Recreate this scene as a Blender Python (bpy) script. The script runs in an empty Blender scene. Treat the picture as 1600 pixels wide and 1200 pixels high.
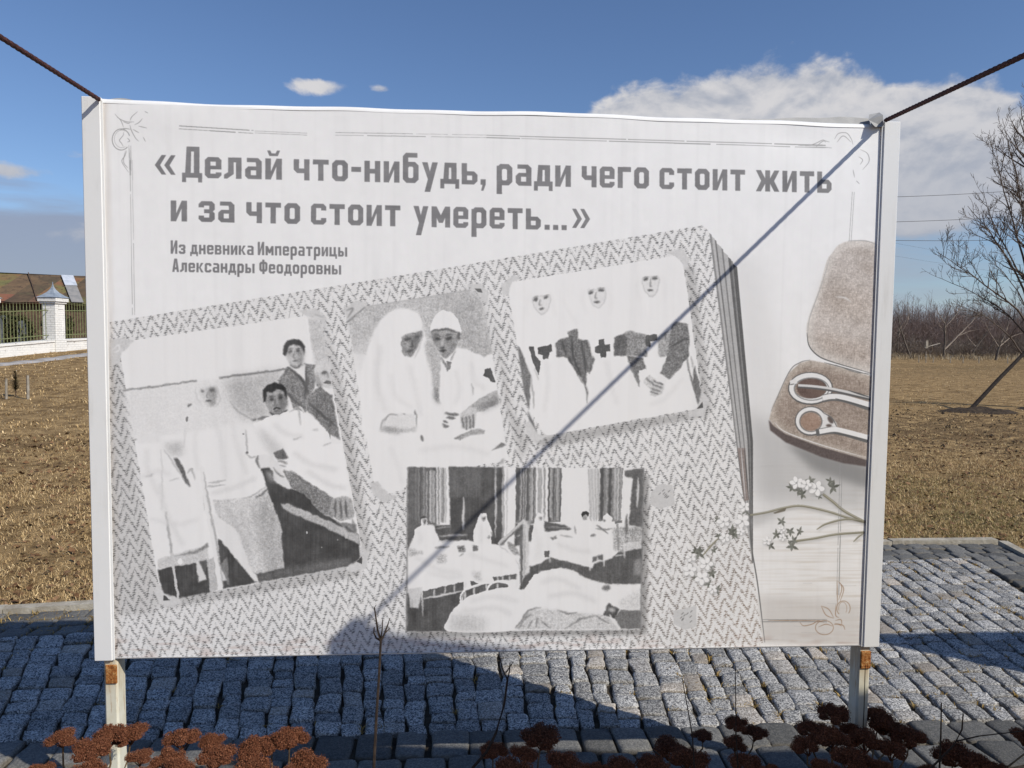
import bpy, math, random
import numpy as np
from mathutils import Vector, Matrix

S = bpy.context.scene
COL = S.collection
R = math.radians

# ------------------------------------------------------------------ camera
YAW, PITCH, ROLL, FPX = -0.0684, 0.0612, -0.0106, 1184.36
CAM = Vector((-0.1609, -2.8352, 1.8182))
cy, sy, cp, sp = math.cos(YAW), math.sin(YAW), math.cos(PITCH), math.sin(PITCH)
fw = Vector((-sy*cp, cy*cp, -sp)); rt = Vector((cy, sy, 0)); dn = fw.cross(rt)
r2 = math.cos(ROLL)*rt+math.sin(ROLL)*dn; d2 = -math.sin(ROLL)*rt+math.cos(ROLL)*dn
cam = bpy.data.cameras.new('camera'); cam.sensor_width = 36; cam.lens = FPX/1600*36
cam.clip_start = .05; cam.clip_end = 3000
co = bpy.data.objects.new('camera', cam); COL.objects.link(co)
M = Matrix((r2, -d2, -fw)).transposed().to_4x4(); M.translation = CAM
co.matrix_world = M
S.camera = co

# ------------------------------------------------------------------ sun, sky, exposure
SUN_DIR = Vector((1.293, -1.0, 1.32)).normalized()
EL = math.asin(SUN_DIR.z); AZ = math.atan2(SUN_DIR.x, SUN_DIR.y)
sun = bpy.data.lights.new('sun', 'SUN'); sun.energy = 4.75; sun.angle = R(.53); sun.color = (1, .945, .85)
so = bpy.data.objects.new('sun', sun); COL.objects.link(so)
so.rotation_euler = SUN_DIR.to_track_quat('Z', 'Y').to_euler()
S.view_settings.view_transform = 'Standard'; S.view_settings.look = 'None'
S.view_settings.exposure = 0.0; S.view_settings.gamma = 1
S.view_settings.use_curve_mapping = False

CLOUDS = [(12.5, 13.6, 4.2, 3.6, .85), (19, 15.0, 6, 3.9, 1.0), (26, 13.8, 6, 3.6, 1.), (32.5, 12.8, 5.5, 3.2, 1.), (36.5, 11.2, 3, 2.6, .8), (30, 7.5, 12, 3.4, .50),
          (-10.1, 17.3, 2.4, .75, .62), (-5.7, 17.4, 1.2, .4, .45), (-28.8, 10, 3.8, .8, .50), (-26, 11.4, 2, .55, .42), (-29, 6.6, 9, 1.5, .42)]
SKY_TINT = (.83, .925, 1.10)
PAPER = .80

W = bpy.data.worlds.new('World'); S.world = W; W.use_nodes = True
nt = W.node_tree
for n in list(nt.nodes): nt.nodes.remove(n)
class NG:                                   # small helper to write node maths
    def __init__(s, t): s.t = t
    def n(s, typ, **kw):
        x = s.t.nodes.new(typ)
        for k, v in kw.items(): setattr(x, k, v)
        return x
    def put(s, sock, v):
        if v is None: return
        if isinstance(v, bpy.types.NodeSocket): s.t.links.new(v, sock)
        else: sock.default_value = v
    def m(s, op, a, b=None, c=None, clamp=False):
        x = s.n('ShaderNodeMath', operation=op); x.use_clamp = clamp
        for i, v in enumerate((a, b, c)): s.put(x.inputs[i], v)
        return x.outputs[0]
    def ss(s, v, lo, hi):
        x = s.n('ShaderNodeMapRange', interpolation_type='SMOOTHSTEP')
        s.put(x.inputs[0], v); s.put(x.inputs[1], lo); s.put(x.inputs[2], hi)
        return x.outputs[0]
    def mix(s, f, a, b, blend='MIX'):
        x = s.n('ShaderNodeMix', data_type='RGBA', blend_type=blend)
        s.put(x.inputs[0], f)
        for i, v in ((6, a), (7, b)):
            if isinstance(v, tuple): v = tuple(v)+(1,) if len(v) == 3 else v
            s.put(x.inputs[i], v)
        return x.outputs[2]
    def noise(s, vec, scale, detail=4, rough=.55, dist=0, out=0, dim='3D'):
        x = s.n('ShaderNodeTexNoise', noise_dimensions=dim)
        s.put(x.inputs['Vector'], vec); s.put(x.inputs['Scale'], scale); x.inputs['Detail'].default_value = detail
        x.inputs['Roughness'].default_value = rough; x.inputs['Distortion'].default_value = dist
        return x.outputs[out]
    def vec(s, x, y, z=0.):
        c = s.n('ShaderNodeCombineXYZ')
        for i, v in enumerate((x, y, z)): s.put(c.inputs[i], v)
        return c.outputs[0]
    def ramp(s, f, stops):
        x = s.n('ShaderNodeValToRGB'); e = x.color_ramp.elements
        while len(e) < len(stops): e.new(.5)
        for el, (p, c) in zip(e, stops): el.position = p; el.color = tuple(c)+(1,)
        s.put(x.inputs[0], f)
        return x.outputs[0]
g = NG(nt)
sky = g.n('ShaderNodeTexSky', sky_type='NISHITA', sun_disc=False, sun_elevation=EL, sun_rotation=AZ, altitude=150, air_density=1.0, dust_density=.35, ozone_density=2.2)
tc = g.n('ShaderNodeTexCoord'); sep = g.n('ShaderNodeSeparateXYZ'); g.put(sep.inputs[0], tc.outputs['Generated'])
az = g.m('ARCTAN2', sep.outputs[0], sep.outputs[1]); el = g.m('ARCSINE', sep.outputs[2])
azd = g.m('MULTIPLY', az, 57.2958); eld = g.m('MULTIPLY', el, 57.2958)
sv = g.vec(g.m('MULTIPLY', azd, .1), g.m('MULTIPLY', eld, .16), 0.)
n1 = g.noise(sv, 1.35, 9, .55, .25); n2 = g.noise(sv, 5.2, 8, .6, .3)
sv2 = g.vec(g.m('MULTIPLY', azd, .1), g.m('ADD', g.m('MULTIPLY', eld, .16), .10), 0.)
n3 = g.noise(sv2, 1.35, 9, .55, .25)
fb = g.m('ADD', g.m('MULTIPLY', n1, .76), g.m('MULTIPLY', n2, .24))
def blob(a, e, wa, we, k):
    x = g.m('DIVIDE', g.m('SUBTRACT', azd, a), wa); y = g.m('DIVIDE', g.m('SUBTRACT', eld, e), we)
    q = g.m('ADD', g.m('MULTIPLY', x, x), g.m('MULTIPLY', y, y))
    return g.m('MULTIPLY', g.m('POWER', 2.718, g.m('MULTIPLY', q, -1.)), k)
den = None
for b in CLOUDS:
    v = blob(*b); den = v if den is None else g.m('ADD', den, v)
dsum = g.m('ADD', den, g.m('MULTIPLY', g.m('SUBTRACT', fb, .5), 1.55))
alpha = g.m('MULTIPLY', g.ss(dsum, .36, .60), .95)
lit = g.ss(g.m('ADD', g.m('SUBTRACT', n1, n3), g.m('MULTIPLY', g.m('SUBTRACT', n2, .5), .25)), -.16, .10)
lowf = g.ss(eld, 8., 17.)
lit2 = g.m('MULTIPLY', lit, g.m('ADD', .35, g.m('MULTIPLY', lowf, .65)))
ccol = g.mix(lit2, (4.0, 4.3, 5.0), (7.0, 6.85, 6.9))
# thin veil low over the horizon, greyer to the left
veil = g.m('MULTIPLY', g.ss(g.m('ADD', g.noise(g.vec(g.m('MULTIPLY', azd, .03), g.m('MULTIPLY', eld, .22), 3.), 1.4, 6, .55), g.m('MULTIPLY', g.ss(eld, 13., 3.), g.m('ADD', .30, g.m('MULTIPLY', g.ss(azd, 0., -24.), .22)))), .58, .84), g.m('MULTIPLY', g.ss(eld, 16., 10.), .82))
leftness = g.ss(azd, 5., -25.)
vcol = g.mix(leftness, (3.6, 4.2, 5.1), (2.9, 3.2, 4.15))
skyc = g.mix(1., sky.outputs[0], SKY_TINT, 'MULTIPLY')
c1 = g.mix(veil, skyc, vcol)
c2 = g.mix(alpha, c1, ccol)
bg = g.n('ShaderNodeBackground'); g.put(bg.inputs[0], c2); bg.inputs[1].default_value = .1
wo = g.n('ShaderNodeOutputWorld'); nt.links.new(bg.outputs[0], wo.inputs[0])

# ------------------------------------------------------------------ the printed banner, drawn as vectors into a pixel array
PW, PH = 1800, 1220                       # 600 px per metre, 3.00 x 2.0333 m

def solve_hom(src, dst):
    A, b = [], []
    for (x, y), (u, v) in zip(src, dst):
        A.append([x, y, 1, 0, 0, 0, -u*x, -u*y]); b.append(u)
        A.append([0, 0, 0, x, y, 1, -v*x, -v*y]); b.append(v)
    h = np.linalg.solve(np.array(A, float), np.array(b, float))
    return np.append(h, 1).reshape(3, 3)

def draw_print():
    rng = np.random.default_rng(5)
    hom = solve_hom([(129, 154), (1404.5, 194), (1371.5, 1008.5), (149.5, 1030)], [(0, 0), (PW, 0), (PW, PH), (0, PH)])
    inv = np.linalg.inv(hom)
    def T(pts):
        p = np.asarray(pts, float)
        q = np.c_[p, np.ones(len(p))] @ hom.T
        return q[:, :2] / q[:, 2:]
    C = np.ones((PH, PW, 3)) * np.array([214., 213.5, 213.])
    VY, VX = np.mgrid[0:PH, 0:PW] + .5
    def noise(cell, seed=0):
        cx = cy = cell
        if isinstance(cell, tuple): cx, cy = cell
        r = np.random.default_rng(seed)
        g = r.random((int(PH/cy)+3, int(PW/cx)+3))
        yy = VY/cy; xx = VX/cx
        y0 = yy.astype(int); x0 = xx.astype(int); fy = yy-y0; fx = xx-x0
        fy = fy*fy*(3-2*fy); fx = fx*fx*(3-2*fx)
        return (g[y0, x0]*(1-fx)+g[y0, x0+1]*fx)*(1-fy)+(g[y0+1, x0]*(1-fx)+g[y0+1, x0+1]*fx)*fy
    grain = noise(1.6, 1)*.6+noise(3.1, 2)*.4
    weave = noise((1.6, 9), 3)*.5+noise((9, 1.6), 4)*.5
    mott = noise(14, 6)*.5+noise(45, 7)*.5
    def blur(m, k):
        k = int(round(k))
        for _ in range(2):
            for ax in (0, 1):
                pad = [(0, 0), (0, 0)]; pad[ax] = (k+1, k)
                c = np.cumsum(np.pad(m, pad, mode='edge'), axis=ax)
                n = m.shape[ax]; w = 2*k+1
                a = np.take(c, np.arange(w, w+n), axis=ax); b = np.take(c, np.arange(0, n), axis=ax)
                m = (a-b)/w
        return m
    def smooth(p, closed, n=6):
        p = np.asarray(p, float)
        if closed: q = np.vstack([p[-1], p, p[0], p[1]])
        else: q = np.vstack([2*p[0]-p[1], p, 2*p[-1]-p[-2]])
        out = []
        for i in range(1, len(q)-2):
            a, b, c, d = q[i-1], q[i], q[i+1], q[i+2]
            for t in np.arange(n)/n:
                out.append(.5*((2*b)+(-a+c)*t+(2*a-5*b+4*c-d)*t*t+(-a+3*b-3*c+d)*t**3))
        if not closed: out.append(q[-2])
        return np.array(out)
    def mask_uv(polys, pad=0):
        al = np.vstack(polys)
        x0 = max(int(al[:, 0].min())-2-pad, 0); x1 = min(int(al[:, 0].max())+3+pad, PW)
        y0 = max(int(al[:, 1].min())-2-pad, 0); y1 = min(int(al[:, 1].max())+3+pad, PH)
        if x1 <= x0 or y1 <= y0: return None
        S = 3
        w, h = (x1-x0)*S, (y1-y0)*S
        acc = np.zeros((h, w), bool)
        xs = (np.arange(w)+.5)/S+x0
        for P in polys:
            a = P; b = np.roll(P, -1, axis=0)
            m = np.zeros((h, w+1), np.int16)
            for (ax, ay), (bx, by) in zip(a, b):
                if ay == by: continue
                lo, hi = min(ay, by), max(ay, by)
                r0 = max(int(np.ceil((lo-y0)*S-.5)), 0); r1 = min(int(np.ceil((hi-y0)*S-.5)), h)
                if r1 <= r0: continue
                rows = np.arange(r0, r1)
                yc = (rows+.5)/S+y0
                xc = ax+(yc-ay)*(bx-ax)/(by-ay)
                col = np.clip(np.ceil((xc-x0)*S-.5), 0, w).astype(int)
                m[rows, col] += 1
            acc |= (np.cumsum(m, axis=1)[:, :w] % 2).astype(bool)
        M = acc.reshape(y1-y0, S, x1-x0, S).mean(axis=(1, 3))
        return M, x0, y0, x1, y1
    def paint(polys, val, feather=0, alpha=1., tex=0., mul=False):
        r = mask_uv(polys, pad=int(3*feather))
        if r is None: return
        M, x0, y0, x1, y1 = r
        if feather: M = blur(M, feather)
        M = (M*alpha)[..., None]
        v = np.array(val, float)
        if v.ndim == 0: v = np.array([v, v*.995, v*.99])
        sub = C[y0:y1, x0:x1]
        if mul: sub *= 1-M*(1-v/255.)
        else:
            g = 0
            if tex:
                g = ((grain[y0:y1, x0:x1]-.5)*1.4+(weave[y0:y1, x0:x1]-.5)*.8+(mott[y0:y1, x0:x1]-.5)*.6)[..., None]*tex
            sub[:] = sub*(1-M)+(v+g)*M
    class F:                                # a drawing frame: origin and scale of one detail sheet
        def __init__(s, ox, oy, sc): s.o = np.array([ox, oy], float); s.s = sc
        def pt(s, p): return np.asarray(p, float)/s.s+s.o
        def poly(s, pts, val, f=0, a=1., tex=0., sm=False, mul=False):
            p = s.pt(pts)
            if sm: p = smooth(p, True)
            paint([T(p)], val, f, a, tex, mul)
        def line(s, pts, w, val, sm=True, f=0, a=1., taper=False, mul=False):
            p = s.pt(pts)
            if sm and len(p) > 2: p = smooth(p, False)
            d = np.gradient(p, axis=0); n = np.c_[-d[:, 1], d[:, 0]]
            n /= np.linalg.norm(n, axis=1)[:, None]+1e-9
            ww = np.full(len(p), w/s.s/2)
            if taper: ww = ww*np.linspace(1, .25, len(p))
            elif sm and w < 11 and len(p) < 60:
                if len(p) == 2:
                    p = np.linspace(p[0], p[1], 7); n = np.repeat(n[:1], 7, 0)
                ww = np.full(len(p), w/s.s/2)*(.25+.95*np.sin(np.linspace(.08, 3.06, len(p)))**.7)
            if soft[0] and w < 11 and not f: f = 1; ww = ww*1.45
            paint([T(np.vstack([p+n*ww[:, None], (p-n*ww[:, None])[::-1]]))], val, f, a, 0, mul)
        def ell(s, c, rx, ry, val, f=0, a=1., tex=0., rot=0.):
            t = np.linspace(0, 2*np.pi, 28)[:-1]; q = np.c_[np.cos(t)*rx, np.sin(t)*ry]
            cr, sr = np.cos(rot), np.sin(rot)
            s.poly(q @ np.array([[cr, sr], [-sr, cr]])+np.array(c), val, f, a, tex)
        def ring(s, c, rx, ry, w, val, a0=0, a1=360, rot=0., a=1.):
            t = np.radians(np.linspace(a0, a1, 26)); q = np.c_[np.cos(t)*rx, np.sin(t)*ry]
            cr, sr = np.cos(rot), np.sin(rot)
            s.line(q @ np.array([[cr, sr], [-sr, cr]])+np.array(c), w, val, sm=False, a=a)
    soft = [False]
    PX = F(0, 0, 1)
    # ---- paper tone
    px = (np.stack([VX, VY, np.ones_like(VX)], -1) @ inv.T); px = px[..., :2]/px[..., 2:]
    X, Y = px[..., 0], px[..., 1]
    C += (mott-.5)[..., None]*5
    C += (np.clip((X-700)/700, 0, 1)*6)[..., None]
    low = np.clip((Y-560)/420, 0, 1)*np.clip((X-1120)/120, 0, 1)
    streak = noise((60, 3), 11)*.6+noise((140, 7), 12)*.4
    C -= (low*(7+52*np.clip(streak-.44, 0, 1)+26*np.clip(noise((90, 4), 13)-.6, 0, 1)))[..., None]*np.array([.8, 1., 1.25])
    PX.poly([(1135, 400), (1190, 400), (1215, 560), (1235, 800), (1200, 860), (1170, 700)], 196, 22, .5)
    PX.poly([(1165, 640), (1260, 690), (1360, 720), (1360, 800), (1180, 780)], 160, 20, .6)
    PX.poly([(1225, 690), (1290, 708), (1360, 728), (1360, 765), (1270, 735)], 118, 9, .75)
    PX.poly([(1185, 930), (1345, 940), (1345, 1010), (1190, 1005)], (188, 184, 180), 10, .75)
    for k in range(16):
        x = rng.uniform(1180, 1345); y = rng.uniform(560, 1000); L = rng.uniform(8, 40)
        PX.line([(x, y), (x+L, y+rng.uniform(-1, 1))], .8, 165, False, 0, .5)
    # ---- album page with its zigzag cloth
    page = [(172, 503), (640, 428), (1098, 352), (1108, 362), (1150, 690), (1192, 1004), (1180, 1012), (172, 1040)]
    for dx, v in ((46, 88), (39, 128), (36, 96), (31, 168), (23, 120), (20, 165), (12, 110), (9, 172), (4, 130)):
        PX.poly([(1100+dx*.9, 356+dx*1.15), (1108+dx*.95, 362+dx*1.2), (1150+dx*.58, 690), (1172+max(dx*.1, 0), 880), (1160, 880), (1100, 500)], v, 0, 1, 14)
    r = mask_uv([T(page)]); M, x0, y0, x1, y1 = r
    pm = np.zeros((PH, PW)); pm[y0:y1, x0:x1] = M
    ang = np.radians(-9.2); u = (X*np.cos(ang)+Y*np.sin(ang)); v = (-X*np.sin(ang)+Y*np.cos(ang))
    P, S_, Am = 22., 21.5, 24.
    wob = (noise(40, 21)-.5)*3
    tri = np.abs(((u+wob)/P % 1)-.5)*2
    t = (v+Am*tri+wob)/S_
    fr = t % 1
    line = np.clip(1.2-np.abs(fr-.5)*15., 0, 1)
    bone = np.clip(1.75-np.abs(fr-.5)*4.6, 0, 1)
    vt = v+(noise(6, 22)-.5)*2.4+(np.floor(u/P*2) % 2)*1.3+u*.06
    ticks = np.clip(1.6-np.abs((vt/3.3 % 1)-.5)*5., 0, 1)
    dash = np.clip((noise((5., 2.6), 23)-.33)*5., 0, 1)
    z = np.clip(line*(.22+.75*noise(5, 24))+.92*ticks*bone*dash, 0, 1)
    z *= .70+.45*noise(3, 25)
    base = 206+6*(mott-.5)+np.clip((X-300)/900, 0, 1)*6
    dk = np.full((PH, PW), 96.)
    page_tone = np.stack([base, base*.995, base*.99], -1)
    br = np.clip((X-950)/200, 0, 1)*np.clip((Y-760)/200, 0, 1)
    ink = np.stack([dk+20*br, dk+4*br, dk-8*br], -1)
    z = np.clip(z, 0, 1)[..., None]
    C[:] = C*(1-pm[..., None])+(page_tone*(1-z)+ink*z)*pm[..., None]
    PX.poly([(170, 540), (186, 545), (215, 760), (256, 940), (240, 960), (172, 960)], 210, 7, .55, 0, False, True)
    PX.poly([(505, 490), (545, 640), (580, 860), (560, 880)], 190, 6, .5, mul=True)
    PX.poly([(770, 470), (800, 640), (830, 690), (815, 720), (790, 640)], 190, 6, .5, mul=True)
    PX.poly([(1068, 410), (1085, 420), (1112, 640), (1100, 660)], 185, 6, .6, mul=True)
    PX.poly([(830, 685), (1095, 640), (1095, 652), (850, 700)], 170, 5, .6, mul=True)
    PX.poly([(250, 935), (560, 885), (565, 900), (260, 950)], 180, 5, .5, mul=True)
    PX.poly([(1003, 740), (1014, 745), (1010, 992), (640, 996), (640, 985), (1000, 983)], 150, 4, .7, mul=True)
    # ================= picture one: ward with bed
    soft[0] = True; A = F(160, 480, 3.75); B = F(160, 720, 3.3333)
    PX.poly([(186, 541), (196, 533), (486, 492), (500, 497), (568, 868), (560, 884), (262, 937), (250, 925)], 212)
    A.poly([(122, 492), (555, 435), (1050, 372), (1000, 640), (880, 662), (560, 720), (175, 770)], 203, 4, .8, 10)
    A.poly([(720, 420), (1060, 372), (1040, 430), (950, 470), (955, 560), (980, 640), (880, 662), (790, 600), (745, 540)], 165, 12, .9, 16)
    A.line([(120, 488), (350, 458), (555, 430)], 7, 132, False); A.line([(683, 412), (900, 386), (1078, 362)], 8, 120, False)
    A.poly([(1195, 60), (1280, 75), (1330, 330), (1250, 338), (1215, 180)], 178, 3, .9, 22)
    A.poly([(1188, 60), (1204, 60), (1230, 330), (1222, 332)], 214, 1)
    A.poly([(1030, 430), (1085, 345), (1150, 352), (1190, 328), (1250, 335), (1258, 400), (1240, 480), (1200, 540), (1195, 612), (1120, 600), (1080, 480)], 122, 1, 1, 34)
    A.poly([(1092, 342), (1165, 340), (1190, 335), (1190, 440), (1160, 405)], 206, 1)
    A.line([(1090, 350), (1180, 440), (1188, 545)], 9, 85); A.line([(1040, 440), (1100, 520), (1180, 590)], 10, 95); A.line([(1190, 345), (1195, 440), (1205, 520)], 8, 90)
    A.poly([(1072, 275), (1085, 232), (1120, 215), (1165, 228), (1182, 270), (1173, 325), (1140, 348), (1100, 335), (1080, 300)], 184, 1, 1, 14, True)
    A.poly([(1140, 225), (1182, 262), (1173, 325), (1145, 347), (1150, 290)], 128, 5, .8)
    A.poly([(1060, 275), (1060, 225), (1085, 196), (1125, 185), (1162, 196), (1185, 228), (1187, 278), (1175, 255), (1160, 226), (1120, 217), (1090, 232), (1076, 285)], 66, 1, 1, 10)
    A.line([(1086, 262), (1112, 258)], 9, 92); A.line([(1136, 256), (1160, 254)], 9, 82); A.line([(1084, 248), (1114, 244)], 5, 110); A.line([(1136, 243), (1162, 243)], 5, 100)
    A.line([(1126, 262), (1122, 294), (1140, 296)], 6, 128); A.line([(1118, 316), (1150, 312)], 7, 98); A.line([(1100, 338), (1140, 352), (1172, 328)], 8, 110)
    A.poly([(1200, 530), (1250, 478), (1290, 470), (1345, 510), (1370, 650), (1392, 775), (1330, 740), (1240, 640), (1195, 600)], 116, 1, 1, 34)
    A.line([(1210, 560), (1300, 640), (1375, 700)], 9, 82); A.line([(1330, 720), (1330, 800)], 12, 110)
    A.poly([(1245, 360), (1272, 312), (1318, 298), (1336, 400), (1346, 470), (1300, 472), (1262, 450), (1245, 405)], 194, 1, 1, 12, True)
    A.poly([(1245, 395), (1262, 390), (1285, 455), (1300, 475), (1258, 455)], 120, 5, .8)
    A.line([(1285, 382), (1318, 380)], 10, 92); A.poly([(1296, 446), (1316, 428), (1336, 432), (1338, 448), (1310, 450)], 88); A.line([(1260, 448), (1278, 470), (1270, 450)], 10, 85); A.line([(1318, 380), (1326, 412)], 5, 130); A.line([(1295, 472), (1345, 510)], 8, 214)
    A.poly([(955, 545), (962, 500), (1010, 488), (1060, 484), (1080, 520), (1082, 570), (1055, 617), (1010, 627), (975, 602), (960, 570)], 146, 1, 1, 20, True)
    A.poly([(1035, 500), (1080, 520), (1080, 575), (1050, 615), (1025, 618), (1030, 560)], 104, 5, .7)
    A.poly([(945, 560), (943, 480), (965, 455), (1005, 441), (1052, 450), (1078, 482), (1084, 540), (1072, 520), (1060, 487), (1025, 480), (995, 503), (966, 498), (958, 548)], 48, 1, 1, 8)
    A.line([(978, 540), (1006, 535)], 10, 62); A.line([(1034, 530), (1060, 527)], 10, 58); A.line([(976, 526), (1008, 522)], 5, 78); A.line([(1032, 517), (1062, 514)], 5, 74)
    A.line([(1016, 535), (1008, 572), (1026, 574)], 6, 96); A.poly([(1000, 592), (1022, 580), (1046, 588), (1042, 597), (1022, 590), (1005, 600)], 66); A.line([(1008, 607), (1036, 604)], 5, 88)
    A.line([(975, 608), (1012, 634), (1058, 622), (1082, 600)], 9, 70)
    A.poly([(872, 655), (975, 635), (980, 645), (880, 668)], 118, 1); A.line([(905, 645), (908, 690)], 5, 200)
    A.poly([(885, 685), (975, 640), (1085, 612), (1150, 600), (1250, 662), (1330, 742), (1340, 800), (1402, 800), (1452, 1100), (1400, 1122), (1250, 1060), (1095, 965), (1000, 860), (905, 720)], 215)
    A.poly([(905, 700), (960, 730), (1062, 832), (1000, 872), (945, 800)], 178, 8, .8)
    A.line([(1090, 615), (1140, 590), (1155, 640), (1160, 690)], 5, 165); A.line([(1115, 775), (1165, 760)], 5, 160); A.line([(1155, 580), (1185, 615)], 12, 190); A.line([(1290, 815), (1345, 795)], 4, 168); A.line([(1230, 715), (1270, 720)], 4, 175)
    A.poly([(1000, 852), (1058, 828), (1092, 886), (1030, 896)], 104, 1, 1, 22)
    A.poly([(910, 872), (940, 858), (1000, 872), (1040, 925), (1088, 898), (1082, 930), (1045, 950), (1102, 1062), (1010, 1042), (945, 965), (912, 935)], 204, 1)
    A.line([(915, 868), (908, 900), (922, 940)], 9, 120); A.line([(1028, 905), (1060, 905), (1085, 920)], 6, 130); A.line([(1002, 940), (1040, 985), (1068, 990)], 5, 115); A.line([(1035, 925), (1080, 935)], 4, 130)
    A.poly([(925, 942), (972, 936), (1000, 965), (1000, 1015), (1072, 1062), (1112, 1064), (1180, 1087), (1265, 1185), (1300, 1215), (1012, 1215), (990, 1110), (960, 1030)], 70, 1, 1, 12)
    A.poly([(948, 955), (990, 960), (1010, 1010), (985, 1030)], 168, 4, .7)
    A.poly([(1060, 952), (1095, 962), (1250, 1060), (1362, 1125), (1350, 1215), (1290, 1210), (1180, 1087), (1112, 1064), (1085, 1000)], 122, 1, 1, 34)
    A.poly([(1040, 1150), (1080, 1140), (1190, 1195), (1190, 1225), (1050, 1190)], 150, 3, .8)
    A.poly([(570, 490), (600, 468), (665, 460), (673, 520), (660, 562), (632, 582), (602, 562), (578, 522)], 190, 2, .9, 8, True)
    A.poly([(618, 470), (668, 460), (673, 530), (656, 572), (632, 580), (624, 540)], 142, 3, .85, 14)
    A.line([(578, 492), (600, 489)], 9, 105); A.line([(630, 488), (658, 484)], 10, 84); A.line([(626, 476), (660, 470)], 4, 120); A.line([(618, 495), (614, 530), (628, 532)], 5, 130); A.line([(604, 550), (638, 548)], 7, 82)
    A.line([(548, 470), (552, 520), (590, 580)], 5, 190); A.line([(675, 470), (690, 540), (665, 585)], 6, 180)
    A.line([(745, 545), (800, 612), (885, 662)], 6, 160); A.line([(497, 578), (512, 572), (525, 563)], 9, 112); A.ell((496, 655), 7, 16, 120); A.line([(490, 690), (478, 820)], 5, 196)
    A.poly([(362, 800), (470, 788), (475, 865), (412, 872)], 172, 6, .9, 8); A.poly([(200, 760), (330, 742), (345, 790), (210, 800)], 206, 2)
    A.poly([(415, 885), (442, 884), (470, 930), (517, 1052), (488, 1030), (450, 955)], 94, 1, 1, 16); A.line([(360, 830), (420, 920), (480, 1010)], 6, 175); A.line([(395, 1020), (450, 1000)], 4, 175); A.line([(345, 830), (352, 1000), (350, 1190)], 5, 190); A.line([(180, 778), (205, 776)], 5, 150); A.poly([(250, 990), (300, 968), (290, 988)], 140, 1)
    for q in ([(500, 970), (525, 950), (545, 1010)], [(578, 945), (592, 960), (600, 1190)], [(840, 715), (848, 800), (850, 850)], [(835, 850), (870, 880), (905, 872)], [(620, 1030), (680, 1022), (722, 1008)], [(700, 1140), (850, 1118), (960, 1048)], [(610, 1050), (720, 1040)]): A.line(q, 5, 158)
    A.ell((848, 848), 9, 7, 110); A.ell((828, 742), 5, 4, 120)
    B.poly([(570, 205), (700, 195), (790, 190), (862, 130), (872, 180), (930, 355), (932, 400), (946, 556), (800, 586), (755, 545), (715, 400), (600, 290)], 190, 1, 1, 26)
    B.poly([(800, 200), (870, 185), (930, 350), (945, 552), (860, 570), (800, 400)], 158, 9, .8, 24); B.line([(800, 195), (845, 165), (862, 135)], 6, 105); B.line([(830, 330), (850, 260), (850, 200)], 10, 150, f=2)
    B.poly([(848, 114), (960, 140), (1050, 190), (1110, 250), (1230, 320), (1335, 385), (1347, 500), (1300, 546), (800, 634), (622, 668), (600, 405), (640, 430), (800, 590), (946, 556), (932, 390), (938, 370), (905, 260), (872, 178)], 70, 1, 1, 9)
    B.poly([(800, 592), (946, 560), (1290, 500), (1300, 546), (812, 632)], 104, 5, .8, 14)
    B.poly([(930, 222), (968, 222), (1220, 330), (1336, 385), (1340, 436), (1205, 368), (940, 250)], 168, 1, 1, 20)
    B.poly([(940, 52), (985, 50), (1200, 192), (1200, 300), (1120, 250), (1060, 180), (985, 140)], 124, 1, 1, 34)
    B.poly([(1200, 200), (1290, 192), (1312, 280), (1280, 302), (1230, 312), (1192, 268)], 158, 1, 1, 24, True)
    for q in ([(1215, 205), (1212, 290)], [(1240, 200), (1244, 300)], [(1268, 198), (1275, 298)]): B.line(q, 7, 96)
    B.line([(1250, 318), (1272, 405)], 13, 178); B.line([(1300, 300), (1318, 372)], 10, 148); B.poly([(1222, 318), (1325, 330), (1325, 375), (1280, 370)], 92, 1, .7)
    B.ell((1063, 373), 4, 7, 190); B.ell((1228, 410), 4, 4, 170); B.ell((1140, 448), 3, 3, 160)
    B.poly([(288, 566), (550, 515), (565, 600), (562, 684), (400, 714), (312, 700)], 68, 1, 1, 9)
    B.poly([(288, 512), (545, 438), (556, 520), (290, 562)], 186, 1, 1, 16); B.poly([(368, 500), (500, 460), (550, 426), (552, 450), (480, 482)], 128, 1)
    B.ell((405, 524), 14, 14, 214); B.poly([(485, 515), (512, 518), (542, 620), (500, 632)], 196, 1); B.poly([(500, 520), (545, 515), (540, 575), (528, 578)], 90, 1)
    B.poly([(545, 520), (585, 500), (612, 668), (562, 686)], 172, 1, 1, 12); B.poly([(610, 545), (650, 500), (662, 655), (640, 620)], 120, 1); B.poly([(605, 560), (632, 575), (645, 622), (622, 628)], 196, 1)
    B.poly([(570, 275), (690, 350), (720, 400), (765, 545), (800, 592), (818, 634), (792, 628), (610, 405)], 207, 1)
    B.line([(330, 265), (345, 360), (365, 500)], 12, 158, f=1); B.line([(362, 480), (375, 590), (396, 714)], 13, 186)
    B.line([(518, 30), (545, 220), (580, 420), (618, 670)], 27, 208); B.line([(527, 60), (560, 250), (596, 440), (633, 668)], 6, 158)
    for q in ([(45, 190), (120, 178), (186, 196), (120, 262), (98, 330), (45, 345)], [(1148, 20), (1250, 5), (1312, 60), (1305, 140), (1282, 75), (1200, 52)]): A.poly(q, 188, 1, 1, 12)
    A.line([(62, 250), (95, 220), (100, 250), (70, 265)], 4, 214); A.line([(1300, 60), (1240, 40)], 4, 160)
    for q in ([(272, 660), (300, 640), (322, 690), (402, 716), (412, 738), (350, 765), (292, 742)], [(1340, 438), (1386, 480), (1376, 560), (1300, 580), (1262, 562), (1345, 505)]): B.poly(q, 190, 1, 1, 10)
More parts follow.
